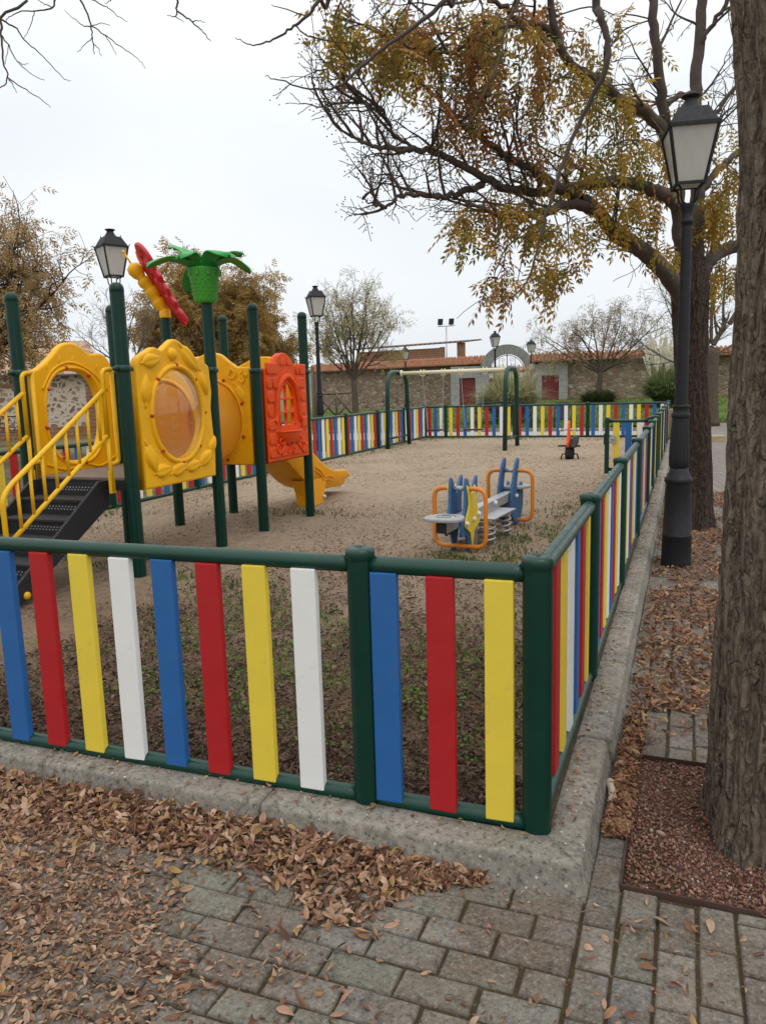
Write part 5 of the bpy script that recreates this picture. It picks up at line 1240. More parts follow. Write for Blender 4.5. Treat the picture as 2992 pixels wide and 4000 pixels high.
# near trees: limbs laid out point by point, then twigs and leaf clusters
def rough_trunk(name, pts, rad, n, seg, mat, parent, ridge=.03, off=None, k1=9, kz=1.1):
    C = catmull(pts, seg); RR = np.interp(np.linspace(0, len(pts) - 1, len(C)), range(len(rad)), rad); vs = []
    for i, c in enumerate(C):
        zz = c.z
        for k in range(n):
            t = 2 * math.pi * k / n; x, y = math.cos(t), math.sin(t); w = .12 * mnoise.noise(Vector((x * 2, y * 2, zz * 2.2)))
            a = mnoise.noise(Vector(((x + w) * k1 * .55, (y + w) * k1 * .55, zz * kz + 3))); b2 = mnoise.noise(Vector((x * k1 * 1.3, y * k1 * 1.3, zz * kz * 2.1)))
            fl = math.exp(-max(0, zz - C[0].z - .05) / .16); rr = RR[i] * (1 + fl * (.05 + .10 * math.cos(5 * t + 1.3) + .05 * math.cos(3 * t))) * (1 + .05 * mnoise.noise(Vector((x, y, zz * .8)))) + ridge * ((1 - abs(a) * 2.6) + .45 * (1 - abs(b2) * 2.6)) * .6
            vs.append((c.x + x * rr, c.y + y * rr, c.z))
    m = MB(); m.add(vs, [(i * n + k, i * n + (k + 1) % n, (i + 1) * n + (k + 1) % n, (i + 1) * n + k) for i in range(len(C) - 1) for k in range(n)])
    return m.build(name, mat, parent)
def L3(P): return [at(x, y, Y) for x, y, Y in P]
def limb(m, P, r0, r1, n=8, k=5, wob=.02, raw=False):
    pts = catmull(P if raw else L3(P), k); g = random.Random(int(abs(pts[0].x) * 977) + len(pts))
    pts = [p + rv(g) * wob * (0 if i == 0 else 1) for i, p in enumerate(pts)]
    m.tube(pts, [r0 + (r1 - r0) * (i / (len(pts) - 1)) ** .8 for i in range(len(pts))], n, caps=False); return pts
q = at(1494, 1140, 8.52); b2 = Vector((q.x, q.y, -.12)); T2 = tree('chinaberry_tree', 'large autumn tree with a dark trunk and spreading limbs of yellow and rust leaves', b2)
f2 = at(1490, 625, 8.5)
rough_trunk('trunk', [b2 - Vector((0, 0, .05)), b2 + Vector((0, 0, .25)), b2 + Vector((.0, 0, 1.0)), b2.lerp(f2, .65), f2, f2 + Vector((0, .05, .35))], [.25, .195, .163, .155, .185, .13], 72, 18, MT['bark_dark'], T2, .022)
m = MB(); nodes_ = []
def LB(P, r0, r1, n=8, wob=.02):
    pts = limb(m, P, r0 * .86, r1 * .8, n, 6, wob); nodes_.extend(pts); return pts
big = []
big.append(LB([(1488, 665, 8.5), (1458, 615, 8.35), (1420, 570, 8.2), (1382, 535, 8.0), (1345, 515, 7.9), (1315, 492, 7.8), (1287, 450, 7.7), (1245, 425, 7.6)], .125, .07, 12, .012))
big.append(LB([(1287, 452, 7.7), (1235, 440, 7.5), (1173, 458, 7.3), (1107, 470, 7.2), (1055, 458, 7.1), (1010, 440, 7.0)], .07, .012))
big.append(LB([(1245, 425, 7.6), (1200, 400, 7.4), (1140, 360, 7.3), (1083, 329, 7.2), (1011, 281, 7.1), (951, 221, 7.0), (891, 162, 7.0)], .07, .012))
big.append(LB([(1462, 440, 8.3), (1420, 415, 8.1), (1382, 400, 8.0), (1310, 393, 7.8), (1240, 405, 7.6), (1191, 413, 7.5), (1095, 407, 7.3), (1023, 371, 7.1), (951, 332, 7.0), (903, 323, 6.9), (849, 323, 6.8), (795, 310, 6.8), (753, 292, 6.8), (712, 252, 6.8)], .085, .009, 9, .015))
big.append(LB([(903, 323, 6.9), (860, 300, 6.9), (830, 250, 6.9), (800, 225, 6.9), (770, 222, 6.9)], .022, .006, 5))
big.append(LB([(1047, 398, 7.2), (1000, 415, 7.1), (951, 425, 7.0), (905, 420, 6.9), (861, 425, 6.9), (837, 449, 6.9), (805, 440, 6.9), (785, 425, 6.9)], .04, .006, 6))
big.append(LB([(1484, 640, 8.5), (1474, 560, 8.45), (1466, 479, 8.4), (1455, 359, 8.3), (1415, 260, 8.1), (1340, 215, 7.9), (1293, 180, 7.7), (1227, 132, 7.5), (1195, 50, 7.4), (1180, -40, 7.3)], .11, .035, 10, .015))
big.append(LB([(1440, 320, 8.2), (1428, 198, 8.1), (1414, 60, 8.0), (1406, -40, 8.0)], .07, .05, 8))
big.append(LB([(1227, 132, 7.5), (1180, 60, 7.4), (1113, 52, 7.2), (1047, 78, 7.0), (975, 111, 6.9), (903, 102, 6.8), (840, 80, 6.8)], .045, .008, 7))
big.append(LB([(1143, 62, 7.2), (1080, 10, 7.1), (1010, -20, 7.0), (900, -30, 6.9)], .035, .015, 6))
big.append(LB([(1500, 640, 8.55), (1505, 500, 8.6), (1508, 419, 8.65), (1503, 300, 8.7), (1502, 180, 8.7), (1514, 60, 8.7), (1520, -40, 8.7)], .11, .06, 9, .015))
big.append(LB([(1505, 110, 8.7), (1540, 50, 8.6), (1590, -20, 8.5)], .035, .025, 6))
big.append(LB([(1503, 205, 8.7), (1470, 205, 8.6), (1440, 225, 8.5), (1420, 210, 8.4)], .045, .03, 7))
big.append(LB([(1500, 660, 8.55), (1515, 595, 8.6), (1540, 555, 8.7), (1585, 533, 8.8), (1640, 520, 8.9), (1720, 460, 9.0)], .10, .075, 11, .012))
big.append(LB([(1508, 430, 8.65), (1535, 385, 8.7), (1570, 350, 8.8), (1604, 325, 8.9), (1680, 270, 9)], .05, .035, 7))
big.append(LB([(1503, 290, 8.7), (1540, 250, 8.7), (1580, 200, 8.7), (1620, 130, 8.7)], .035, .02, 6))
tips2 = []; g = random.Random(31)
P = dict(lev=2, n=[3, 2], wob=[.22, .28, .3], up=[.03, .02, .0], sides=[5, 4, 3], fwd=[.7, .7, .7], len=.58, seg=4, rmin=.0035, t0=.25)
for bi, pts in enumerate(big):
    n = len(pts); cnt = max(3, int(n * (.30 if bi in (3, 4, 5, 1, 2) else .18)))
    for k in range(cnt):
        i = int(n * (.22 + .76 * (k + g.random()) / cnt)); i = min(n - 2, i); d = (pts[i + 1] - pts[i]).normalized(); s_ = d.cross(rv(g)).normalized(); s_.z = abs(s_.z) if bi in (3, 4, 5) else abs(s_.z) * .6 + s_.z * .4
        grow(m, tips2, pts[i], (d * .8 + s_).normalized(), .015, g.uniform(.5, .95) * (1 - .62 * i / n), 0, P, g)
# leaf clusters on short twigs hung from the nearest limb: (x, y, rx, ry, distance, count)
zones = [(742, 85, 26, 45, 6.8, 9), (725, 35, 22, 35, 6.8, 7), (770, 45, 60, 55, 6.8, 18), (865, 70, 75, 60, 6.9, 30), (830, 120, 50, 35, 6.8, 12), (960, 70, 70, 70, 6.9, 30), (1040, 70, 70, 60, 7.0, 26), (1110, 100, 70, 70, 7.1, 26), (1010, 165, 90, 50, 7.0, 24), (905, 150, 60, 40, 6.9, 14), (1170, 150, 60, 70, 7.3, 20),
         (985, 265, 45, 40, 7.0, 13), (1080, 265, 60, 50, 7.2, 12), (1180, 290, 70, 60, 7.3, 16), (1260, 130, 50, 90, 7.6, 18), (1230, 210, 70, 60, 7.5, 14), (1320, 190, 60, 70, 7.7, 13), (1300, 300, 80, 60, 7.6, 14), (1390, 300, 60, 60, 7.8, 16), (1360, 370, 70, 50, 7.8, 12), (1400, 170, 50, 80, 8.1, 9), (1270, 400, 70, 50, 7.5, 9), (1180, 370, 60, 40, 7.4, 10), (1330, 80, 40, 60, 7.9, 8),
         (1030, 455, 65, 35, 7.0, 24), (990, 490, 30, 28, 7.0, 11), (1130, 450, 60, 40, 7.1, 18), (1090, 520, 22, 40, 7.1, 8), (1185, 500, 55, 40, 7.2, 15), (1090, 600, 40, 45, 7.1, 16), (1200, 560, 45, 45, 7.2, 17), (1190, 620, 18, 25, 7.2, 4), (1270, 480, 45, 35, 7.4, 12), (1400, 440, 55, 50, 7.9, 24), (1360, 470, 40, 40, 7.8, 10), (1420, 520, 30, 40, 8.0, 10), (1440, 380, 40, 50, 8.2, 14),
         (1555, 430, 40, 45, 8.6, 22), (1530, 480, 30, 40, 8.6, 14), (1565, 380, 30, 40, 8.7, 10), (1570, 300, 30, 50, 8.8, 8), (1560, 600, 30, 35, 8.8, 12), (1540, 640, 25, 25, 8.8, 6), (1460, 250, 40, 60, 8.5, 10), (1570, 480, 25, 40, 8.7, 8), (1200, 30, 60, 40, 7.4, 12), (1080, 20, 60, 30, 7.1, 12)]
cl_p, cl_d = [], []
for x, y, rx, ry, Y, cnt in zones:
    for k in range(int(cnt * .48)):
        t, s_ = g.uniform(0, 2 * math.pi), math.sqrt(g.random()); p = at(x + rx * s_ * math.cos(t), y + ry * s_ * math.sin(t), Y + g.uniform(-.55, .55))
        q = min(nodes_, key=lambda v: (v - p).length + .5 * max(0, p.z - v.z)); e = p - q
        mid = q.lerp(p, .55) + Vector((g.uniform(-.05, .05), g.uniform(-.05, .05), .10 * e.length)); m.tube(catmull([q, mid, p], 4), [.009 + .004 * e.length] + [.007] * 4 + [.005] * 3 + [.0035], 4, caps=False)
        if g.random() < .5: nodes_.append(p)
        for j in range(g.randint(4, 6)): cl_p.append(p + rv(g) * .05); cl_d.append(Vector((g.uniform(-1, 1), g.uniform(-1, 1), g.uniform(-1.5, .15))))
m.build('branches', MT['twig'], T2)
tv, tf = spray_template(5, .25, .066, .026, .35, .002)
P_ = np.array([v[:] for v in cl_p]) - np.array(b2); D_ = np.array([v[:] for v in cl_d]); k = len(P_)
hue = np.array([mnoise.noise(Vector(p) * 1.1) for p in cl_p])
yel = pick([(.42, .27, .045), (.35, .24, .04), (.28, .22, .045), (.46, .27, .05)], k, .2); rus = pick([(.36, .175, .055), (.29, .13, .045), (.40, .22, .065), (.24, .11, .05)], k, .2); grn = pick([(.13, .135, .03), (.16, .15, .035)], k, .2)
lf = np.array([c_rt.dot(Vector(p)) for p in cl_p]); sel = np.where((hue + (lf - 1.2) * .16 + nr.uniform(-.25, .25, k))[:, None] > -.12, yel, rus); sel = np.where((nr.rand(k) < .12)[:, None], grn, sel)
scatter('crown', tv, tf, frames(D_, None, nr.uniform(-1, 1, k)), P_, nr.uniform(.7, 1.2, (k, 1)), MT['leaf'], sel, T2)
# dry berries on the bare outer twigs
bt = [p for p, d in tips2 if p.x < 1.6 and g.random() < .22]
ico = MB(); ico.ell((0, 0, 0), 1, 1, 1, 6, 4); tv = np.array(ico.v); tf = np.array([q for q in ico.f if len(q) == 4])
PP = np.array([(p + rv(g) * .07)[:] for p in bt for _ in range(2)]) - np.array(b2); k = len(PP)
o = scatter('berries', tv, tf, frames(nr.normal(size=(k, 3))), PP, np.full((k, 1), .0065), MT['dry'], pick([(.16, .11, .04), (.1, .07, .04)], k), T2); o['kind'] = 'stuff'

# nearest trunk, standing in the gravel pit
b1 = W(.83, .40, PAVE); T1 = tree('near_tree', 'nearest thick trunk with deeply fissured bark, cut by the right edge above the gravel pit', b1)
edge = [(1518, 1850, .31), (1530, 1700, .275), (1545, 1450, .25), (1560, 1180, .235), (1571, 900, .228), (1584, 620, .225), (1597, 330, .228), (1590, 90, .25), (1570, -120, .27)]
cen = []
for x, y, r in edge: q = at(x, y, 2.56); cen.append(q + Vector((r + .045, .02, 0)))
cen = [Vector((cen[0].x + .03, cen[0].y, PAVE - .08))] + cen
rough_trunk('trunk', cen, [.37] + [e[2] for e in edge], 170, 22, MT['bark_near'], T1, .03, None, 11, 1.3)
m = MB()
up1 = cen[-1]
la = limb(m, [up1, Vector((.9, 3.0, 4.7)), at(1290, -60, 4.4), at(1296, 30, 4.4), at(1312, 90, 4.4), at(1305, 156, 4.4), at(1250, 270, 4.5), at(1203, 390, 4.5), at(1168, 500, 4.5), at(1143, 600, 4.5), at(1092, 655, 4.5)], .030, .003, 8, 6, .006, True)
limb(m, [at(1143, 600, 4.5), at(1190, 620, 4.45), at(1240, 632, 4.4)], .004, .002, 4, 4, .004, True); limb(m, [at(1110, 640, 4.5), at(1040, 648, 4.5), at(985, 690, 4.5)], .004, .002, 4, 5, .004, True)
limb(m, [up1, Vector((.6, 3.3, 5.0)), at(990, -60, 4.8), at(960, 0, 4.8), at(900, 54, 4.8), at(807, 120, 4.8), at(740, 182, 4.8), at(700, 192, 4.8), at(663, 190, 4.8), at(600, 172, 4.8), at(574, 162, 4.8)], .021, .002, 7, 6, .006, True)
limb(m, [at(740, 182, 4.8), at(735, 196, 4.8), at(728, 200, 4.8)], .006, .003, 4, 3, .002, True); limb(m, [at(745, 178, 4.8), at(700, 155, 4.8), at(680, 148, 4.8)], .004, .002, 4, 3, .004, True)
limb(m, [up1, Vector((.2, 3.4, 4.9)), at(720, -50, 4.8), at(690, 0, 4.8), at(665, 35, 4.8), at(628, 62, 4.8), at(590, 86, 4.8), at(548, 97, 4.8), at(510, 82, 4.8)], .019, .002, 7, 6, .005, True)
limb(m, [at(665, 35, 4.8), at(620, 20, 4.8), at(585, 11, 4.8)], .005, .002, 4, 4, .004, True); limb(m, [at(638, 54, 4.8), at(665, 78, 4.8), at(715, 88, 4.8), at(760, 92, 4.8)], .006, .003, 4, 4, .004, True)
limb(m, [at(1130, -30, 5.0), at(1095, 60, 5.0), at(1075, 140, 5.0), at(1040, 210, 5.0), at(1010, 275, 5.0)], .010, .004, 6, 5, .01, True)
limb(m, [up1, Vector((2.2, 3.2, 5.2)), Vector((2.8, 3.6, 5.8))], .12, .05, 8, 5, .01, True)
m.build('branches', MT['twig'], T1)
# leafless tree whose trunk stands outside the left edge
b0 = Vector((-4.6, 4.2, -.12)); T0 = tree('bare_tree', 'leafless tree outside the left edge whose thin twigs hang into the top left corner', b0)
m = MB(); h0 = Vector((-4.4, 4.3, 4.6)); limb(m, [b0, Vector((-4.55, 4.2, 1.5)), Vector((-4.5, 4.3, 3.2)), h0], .16, .10, 12, 6, .01, True); m.build('trunk', MT['bark_grey'], T0)
m = MB(); Y = 4.8
def tw(P, r0=.0042, r1=.0014, start=None): limb(m, ([start] if start else []) + [at(x, y, Y) for x, y in P], r0, r1, 5, 5, .004, True)
tw([(-20, -60), (2, 40), (3, 75), (9, 136), (18, 168), (0, 192), (-20, 215)], .011, .0022, h0)
tw([(18, 168), (58, 194), (94, 218), (110, 232)]); tw([(3, 75), (19, 98), (37, 131), (70, 161), (98, 175)], .005); tw([(2, 42), (37, 63), (54, 87), (94, 122), (136, 168), (154, 174)], .006); tw([(20, 172), (30, 185), (37, 200)], .004)
tw([(60, -80), (160, -30), (175, 0), (197, 54), (201, 89), (204, 117)], .011, .0022, h0)
tw([(197, 54), (225, 74), (252, 94), (283, 115), (303, 132), (316, 150)]); tw([(197, 54), (182, 57), (160, 40), (140, 23)], .004); tw([(200, 0), (230, 15), (258, 37), (276, 47)], .004); tw([(201, 80), (185, 95), (168, 113)], .003, .0015); tw([(204, 95), (214, 105), (220, 123)], .003, .0015); tw([(225, 74), (240, 95), (252, 118)], .003, .0015); tw([(199, 55), (220, 50), (240, 55)], .003, .0015)
tw([(250, -90), (370, -40), (384, 0), (384, 23), (416, 47), (440, 70), (456, 89)], .011, .0022, h0)
tw([(384, 23), (380, 35), (372, 35), (362, 34)], .005); tw([(380, 36), (398, 47)], .003); tw([(416, 47), (425, 44), (445, 48)], .004)
tw([(40, -60), (125, -20), (119, 0), (115, 17), (84, 23), (47, 24), (22, 36), (13, 48)], .009, .002, h0); tw([(115, 17), (100, 10), (84, 0), (70, -20)], .004); tw([(75, 25), (65, 60), (52, 82)], .003, .0015)
tw([(235, -10), (240, 2), (225, 8)], .004); tw([(19, 98), (15, 125), (12, 140)], .0025, .0015); tw([(37, 131), (52, 140), (62, 138)], .0025, .0015)
m.build('branches', MT['twig'], T0)

# ------------------------------------------------------------------ pampas grass, shrub, lawn edge
def blades(name, base, n, L, w, spread, pal, parent, lean=1.0, seg=6, r0=.3):
    V, F, C = [], [], []; pal = np.array(pal)
    for k in range(n):
        az = rng.uniform(0, 2 * math.pi); e = rng.random() ** .7; rr = r0 * math.sqrt(rng.random()); h = L * rng.uniform(.6, 1.1); dx, dy = math.cos(az), math.sin(az); s_ = spread * e * rng.uniform(.5, 1.2)
        c = pal[rng.randrange(len(pal))] * rng.uniform(.75, 1.2); tw_ = rng.uniform(-.6, .6); o = len(V)
        for i in range(seg + 1):
            t = i / seg; out = s_ * t ** 1.5; z = h * (t - lean * .55 * e * t ** 2.6); ww = w * (1 - t ** 2) + .002; px, py = base[0] + dx * (rr + out), base[1] + dy * (rr + out)
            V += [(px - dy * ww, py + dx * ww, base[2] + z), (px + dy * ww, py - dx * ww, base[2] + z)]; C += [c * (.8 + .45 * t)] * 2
            if i: F.append((o + 2 * i - 2, o + 2 * i - 1, o + 2 * i + 1, o + 2 * i))
    V = np.array(V) - np.array(parent.location) if parent else np.array(V)
    return mesh_np(name, V, np.array(F), MT['grass'], parent, np.clip(np.array(C), 0, 1))
def plumes(base, n, h0, h1, r, parent, pal):
    V, F, C = [], [], []
    for k in range(n):
        az = rng.uniform(0, 2 * math.pi); rr = r * math.sqrt(rng.random()); x, y = base[0] + rr * math.cos(az), base[1] + rr * math.sin(az); h = rng.uniform(h0, h1); fo = rng.uniform(.15, .75); lx, ly = math.cos(az) * fo + rng.uniform(-.1, .1), math.sin(az) * fo; c0_ = np.array(pal[rng.randrange(len(pal))])
        o = len(V)
        for t in (0, 1): V += [(x + lx * t - .01, y + ly * t, base[2] + h * t * .8), (x + lx * t + .01, y + ly * t, base[2] + h * t * .8)]; C += [np.array([.30, .30, .14])] * 2
        F.append((o, o + 1, o + 3, o + 2))
        for j in range(64):
            t = rng.random(); z = base[2] + h * (.62 + .40 * t); cx_, cy_ = x + lx * (.62 + .5 * t), y + ly * (.62 + .5 * t); a2 = rng.uniform(0, 6.28); l_ = .24 * math.sin(math.pi * (.12 + .8 * t)) + .05; o = len(V); w = .03
            tip = (cx_ + .45 * l_ * math.cos(a2), cy_ + .45 * l_ * math.sin(a2), z + l_ * .9)
            V += [(cx_ - w, cy_, z), (cx_ + w, cy_, z), (tip[0] + w * .6, tip[1], tip[2]), (tip[0] - w * .6, tip[1], tip[2])]; C += [c0_ * rng.uniform(.8, 1.1)] * 4; F.append((o, o + 1, o + 2, o + 3))
    return mesh_np('plumes', np.array(V) - np.array(parent.location), np.array(F), MT['grass'], parent, np.clip(np.array(C), 0, 1))
q = at(1100, 925, 33); PG = thing('pampas_grass', 'broad yellow green pampas clump in front of the gateway', 'ornamental grass', (q.x, q.y, -.1), 0, 'pampas clumps before the far wall')
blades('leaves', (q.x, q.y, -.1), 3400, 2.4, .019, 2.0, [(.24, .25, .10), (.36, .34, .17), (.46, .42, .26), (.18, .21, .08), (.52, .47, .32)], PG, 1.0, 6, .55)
plumes((q.x + .2, q.y, -.1), 9, 1.9, 2.4, .9, PG, [(.5, .44, .3)])
q = at(1440, 895, 40); PG = thing('pampas_grass', 'green pampas clump with tall cream plumes beside the dark trunk', 'ornamental grass', (q.x, q.y, .1), 0, 'pampas clumps before the far wall')
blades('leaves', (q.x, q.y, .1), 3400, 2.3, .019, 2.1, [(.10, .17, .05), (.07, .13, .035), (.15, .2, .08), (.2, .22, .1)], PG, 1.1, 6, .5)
plumes((q.x - .1, q.y, .1), 26, 2.5, 3.6, .5, PG, [(.82, .76, .64), (.74, .67, .54), (.88, .84, .74)])
q = at(1292, 885, 45.6); SB = thing('shrub', 'low dark green shrub round the foot of the weeping tree', 'shrub', (q.x, q.y, 0))
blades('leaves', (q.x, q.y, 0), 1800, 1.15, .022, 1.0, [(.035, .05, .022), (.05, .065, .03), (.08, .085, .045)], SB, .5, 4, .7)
def tufts(name, P, L, w, pal, kind='stuff', seg=2):
    P = np.array(P); k = len(P); az = nr.uniform(0, 6.28, k); h = L * nr.uniform(.5, 1.2, k); ln = nr.uniform(.1, .8, k) * h; dx, dy = np.cos(az), np.sin(az)
    V = np.zeros((k, 4, 3)); ww = w * nr.uniform(.6, 1.3, k)
    for i, (s_, t) in enumerate(((-1, 0), (1, 0), (.25, 1), (-.25, 1))): V[:, i] = P + np.stack([-dy * ww * s_ + dx * ln * t, dx * ww * s_ + dy * ln * t, h * t], 1)
    return tag(mesh_np(name, V.reshape(-1, 3), np.arange(k * 4).reshape(k, 4), MT['grass'], None, np.repeat(pick(pal, k, .25)[:, None], 4, 1).reshape(-1, 3)), kind=kind)
GP = []
while len(GP) < 26000:
    x, y = rng.uniform(-8, 26), 28.6 + 30 * rng.random() ** 1.8
    if fbm(x, y, .25) > -.35: GP.append((x, y, lawn_z(x, y) - .01))
tag(tufts('lawn_grass', GP, .11, .018, [(.09, .16, .03), (.13, .19, .04), (.17, .19, .06), (.06, .11, .02)]), 'short green lawn between the walkway and the far wall', 'grass')
# low weeds and grass inside the playground
GP = []
patches = [(-1.25, .75, .55, .35, 700), (-.75, 1.6, .5, .45, 500), (-1.9, .9, .5, .4, 350), (-.45, .9, .3, .5, 300), (-1.3, 4.05, .3, .2, 800), (-.55, 6.2, .45, .9, 1500), (-.95, 4.9, .3, .3, 600), (-4.9, 3.1, .5, .15, 300), (-3.4, 2.8, .35, .15, 350), (-2.7, 2.35, .3, .2, 300), (-4.0, 6.1, .5, .2, 500), (-1.9, 2.0, .5, .4, 500), (-2.6, 1.2, .5, .5, 500)]
for a, b, ra, rb, n in patches:
    for k in range(n):
        p = W(a + rng.gauss(0, ra), b + rng.gauss(0, rb), 0)
        l_ = toL(p)
        if -6.9 < l_.x < -.06 and .03 < l_.y < 19.8 and fbm(l_.x, l_.y, 2.2) > -.12: GP.append((p.x, p.y, .0))
for k in range(5200):
    e = rng.random()
    if e < .4: a, b = rng.uniform(-6.8, -.1), 19.75 - abs(rng.gauss(0, .55))
    elif e < .8: a, b = -6.85 + abs(rng.gauss(0, .35)), rng.uniform(4, 19.6)
    else: a, b = -.1 - abs(rng.gauss(0, .12)), rng.uniform(3, 19)
    if fbm(a, b, 1.1) > .0 and a < -.05: p = W(a, b, 0); GP.append((p.x, p.y, 0))
tag(tufts('weeds', GP, .036, .008, [(.10, .15, .035), (.14, .17, .05), (.2, .19, .08), (.07, .11, .025)]), 'low green weeds and thin grass in the sandy playground ground', 'grass')
def weed_leaves():
    P = []
    for a, b, ra, rb, n in patches[:4] + patches[-2:]:
        for k in range(int(n * 1.7)):
            x, y = a + rng.gauss(0, ra), b + rng.gauss(0, rb)
            if y > .05 and x < -.06 and fbm(x, y, 2.2) > -.05: P.append(W(x, y, rng.uniform(.004, .03))[:])
    k = len(P); tv = np.array([(0, 0, 0), (.5, .5, .12), (0, 1, 0), (-.5, .5, .12)]); D = np.stack([nr.normal(size=k), nr.normal(size=k), nr.uniform(-.2, .7, k)], 1)
    o = scatter('clover', tv, np.array([[0, 1, 2, 3]]), frames(D), np.array(P), nr.uniform(.012, .028, (k, 1)), MT['grass'], pick([(.07, .14, .025), (.10, .18, .035), (.14, .2, .05)], k, .25))
    tag(o, 'small round leaved green weeds among dry leaves by the near fence', 'weeds', kind='stuff')
weed_leaves()
# sprout beside the tower post
p = W(-4.1, 2.9, 0); SP = thing('weed_plant', 'small leafy green sprout at the foot of the tower post', 'plant', p, 0, None, tuple(p))
m = MB(); tips = []
for k in range(7):
    az = k * .9; e = p + Vector((.12 * math.cos(az), .12 * math.sin(az), .16 + .03 * (k % 3))); m.tube(catmull([p, p.lerp(e, .5) + Vector((0, 0, .04)), e], 3), .003, 5); tips.append((e, e - p)); tips.append((p.lerp(e, .6), e - p))
m.build('stems', MT['leaf_green'] if 0 else MT['twig_grey'], SP)
foliage(SP, tips, 3, (np.array([(0, 0, 0), (.25, .5, .06), (0, 1, 0), (-.25, .5, .06)]) * .075, np.array([[0, 1, 2, 3]])), [(.12, .19, .06), (.09, .15, .05)], spread=.015, name='leaves', hang=.2)

# ------------------------------------------------------------------ fallen leaves
def leaf_tmpl(curl, fold, tw, n=5):
    V, F = [], []
    for i in range(n):
        t = i / (n - 1); w = .5 * .42 * (math.sin(math.pi * min(1, (.04 + .93 * t)) ** .85) + .02); a = curl * (t - .5); y = math.sin(a) / curl if abs(curl) > .05 else t - .5; z = (1 - math.cos(a)) / curl if abs(curl) > .05 else 0
        for j in (-1, 0, 1): V.append((j * w * math.cos(fold), y, z + abs(j) * w * math.sin(fold) + tw * j * w * (t - .5)))
        if i:
            o = (i - 1) * 3; F += [(o, o + 1, o + 4, o + 3), (o + 1, o + 2, o + 5, o + 4)]
    return np.array(V), np.array(F)
LT = [leaf_tmpl(.3, .15, .6), leaf_tmpl(1.6, .5, .8), leaf_tmpl(2.6, .9, -1.5), leaf_tmpl(-1.2, -.35, .7), leaf_tmpl(.9, 1.0, 1.2), leaf_tmpl(-2.0, .6, -1.0)]
BROWN = [(.14, .07, .042), (.39, .23, .145), (.32, .17, .10), (.46, .29, .185), (.26, .13, .08), (.50, .34, .235), (.21, .105, .062), (.38, .235, .10), (.41, .24, .15)]
DARK = [(.13, .085, .06), (.10, .065, .05), (.17, .11, .075), (.08, .05, .04), (.20, .13, .09)]
GOLD = [(.33, .18, .105), (.27, .135, .08), (.39, .235, .145), (.21, .10, .06), (.40, .25, .12), (.15, .07, .045), (.30, .14, .075)]
def litter(name, label, pts, size, pal, tilt=.5):
    pts = np.array(pts); k = len(pts); which = nr.randint(len(LT), size=k); VV, FF, CC = [], [], []; o = 0
    for w, (tv, tf) in enumerate(LT):
        s_ = np.where(which == w)[0]
        if not len(s_): continue
        n = len(s_); az = nr.uniform(0, 6.283, n); D = np.stack([np.cos(az), np.sin(az), nr.normal(0, tilt, n)], 1); Rm = frames(D, None, nr.normal(0, tilt * 1.6, n) + np.where(nr.rand(n) < .35, math.pi, 0))
        sc = nr.uniform(size[0], size[1], (n, 1)) * np.concatenate([nr.uniform(.75, 1.3, (n, 1)), np.ones((n, 1)), np.ones((n, 1))], 1)
        V = np.einsum('kij,knj->kni', Rm, tv[None] * sc[:, None, :]); V[..., 2] += np.maximum(0, -V[..., 2].min(1))[:, None] * .75; V += pts[s_][:, None, :]
        c = np.repeat(pick(pal, n, .22)[:, None], len(tv), 1); c = c * np.tile(np.where(np.arange(len(tv)) % 3 == 1, .82, 1.0), (n, 1))[..., None]
        VV.append(V.reshape(-1, 3)); FF.append((tf[None] + (np.arange(n) * len(tv))[:, None, None]).reshape(-1, 4) + o); CC.append(c.reshape(-1, 3)); o += n * len(tv)
    ob = mesh_np(name, np.concatenate(VV), np.concatenate(FF), MT['dry'], None, np.concatenate(CC)); return tag(ob, label, 'fallen leaves', kind='stuff')
# heap along the near kerb and the scatter over the pavers
pts, small = [], []
def heap(a): return .15 + .09 * fbm(a, 3, 1.1) + .20 * math.exp(-((a + .55) / .20) ** 2) + .14 * max(0, -a - 1.2)
n = 0
while n < 5200:
    a = rng.uniform(-3.2, -.14); w = heap(a) * min(1, max(.12, (-a - .1) / .35)); d = rng.random() ** 1.25 * w * (1 if rng.random() < .8 else rng.uniform(1, 2.1)); hgt = .055 * max(0, 1 - d / w) ** .8 * min(1, (-a) / .6); pts.append(W(a, -.205 - d + .02 * rng.random(), PAVE + .002 + rng.random() * hgt)[:]); n += 1
for k in range(14000):
    a, b = rng.uniform(-3.2, 2.0), rng.uniform(-1.9, -.22); pr = .012 + .40 * max(0, min(1, (-a - .7) / 1.0)) + .5 * max(0, fbm(a, b, 1.4) - .05) - .9 * math.exp(-((a + .95) / .5) ** 2 - ((b + .5) / .2) ** 2)
    if rng.random() < pr: pts.append(W(a, b, PAVE + .004)[:])
for k in range(120):
    a, b = rng.uniform(.22, 1.4), rng.uniform(-.8, .8); pts.append(W(a, b, PAVE + .004)[:])
litter('leaf_litter', 'drift of curled brown dry leaves along the near kerb and over the grey pavers', pts, (.026, .060), BROWN, .5)
for k in range(46000):
    a, b = rng.uniform(-3.3, .6), rng.uniform(-1.95, -.2); v = fbm(a, b, 1.3) + .35 * fbm(a, b, 5) + .12 + 1.5 * max(-.2, min(.9, (-a - .55 + .5 * max(0, -b - 1.0)) / .8)) - 1.3 * math.exp(-((a + .95) / .45) ** 2 - ((b + .48) / .16) ** 2) - .25
    if rng.random() < max(.022, v): small.append(W(a, b, PAVE + .001 + .006 * rng.random())[:])
litter('leaf_crumbs', 'crushed pale brown leaf fragments trodden into the pavers', small, (.011, .036), [(.39, .24, .15), (.31, .18, .11), (.25, .14, .085), (.44, .30, .20), (.17, .095, .058)], .25)
pts = []
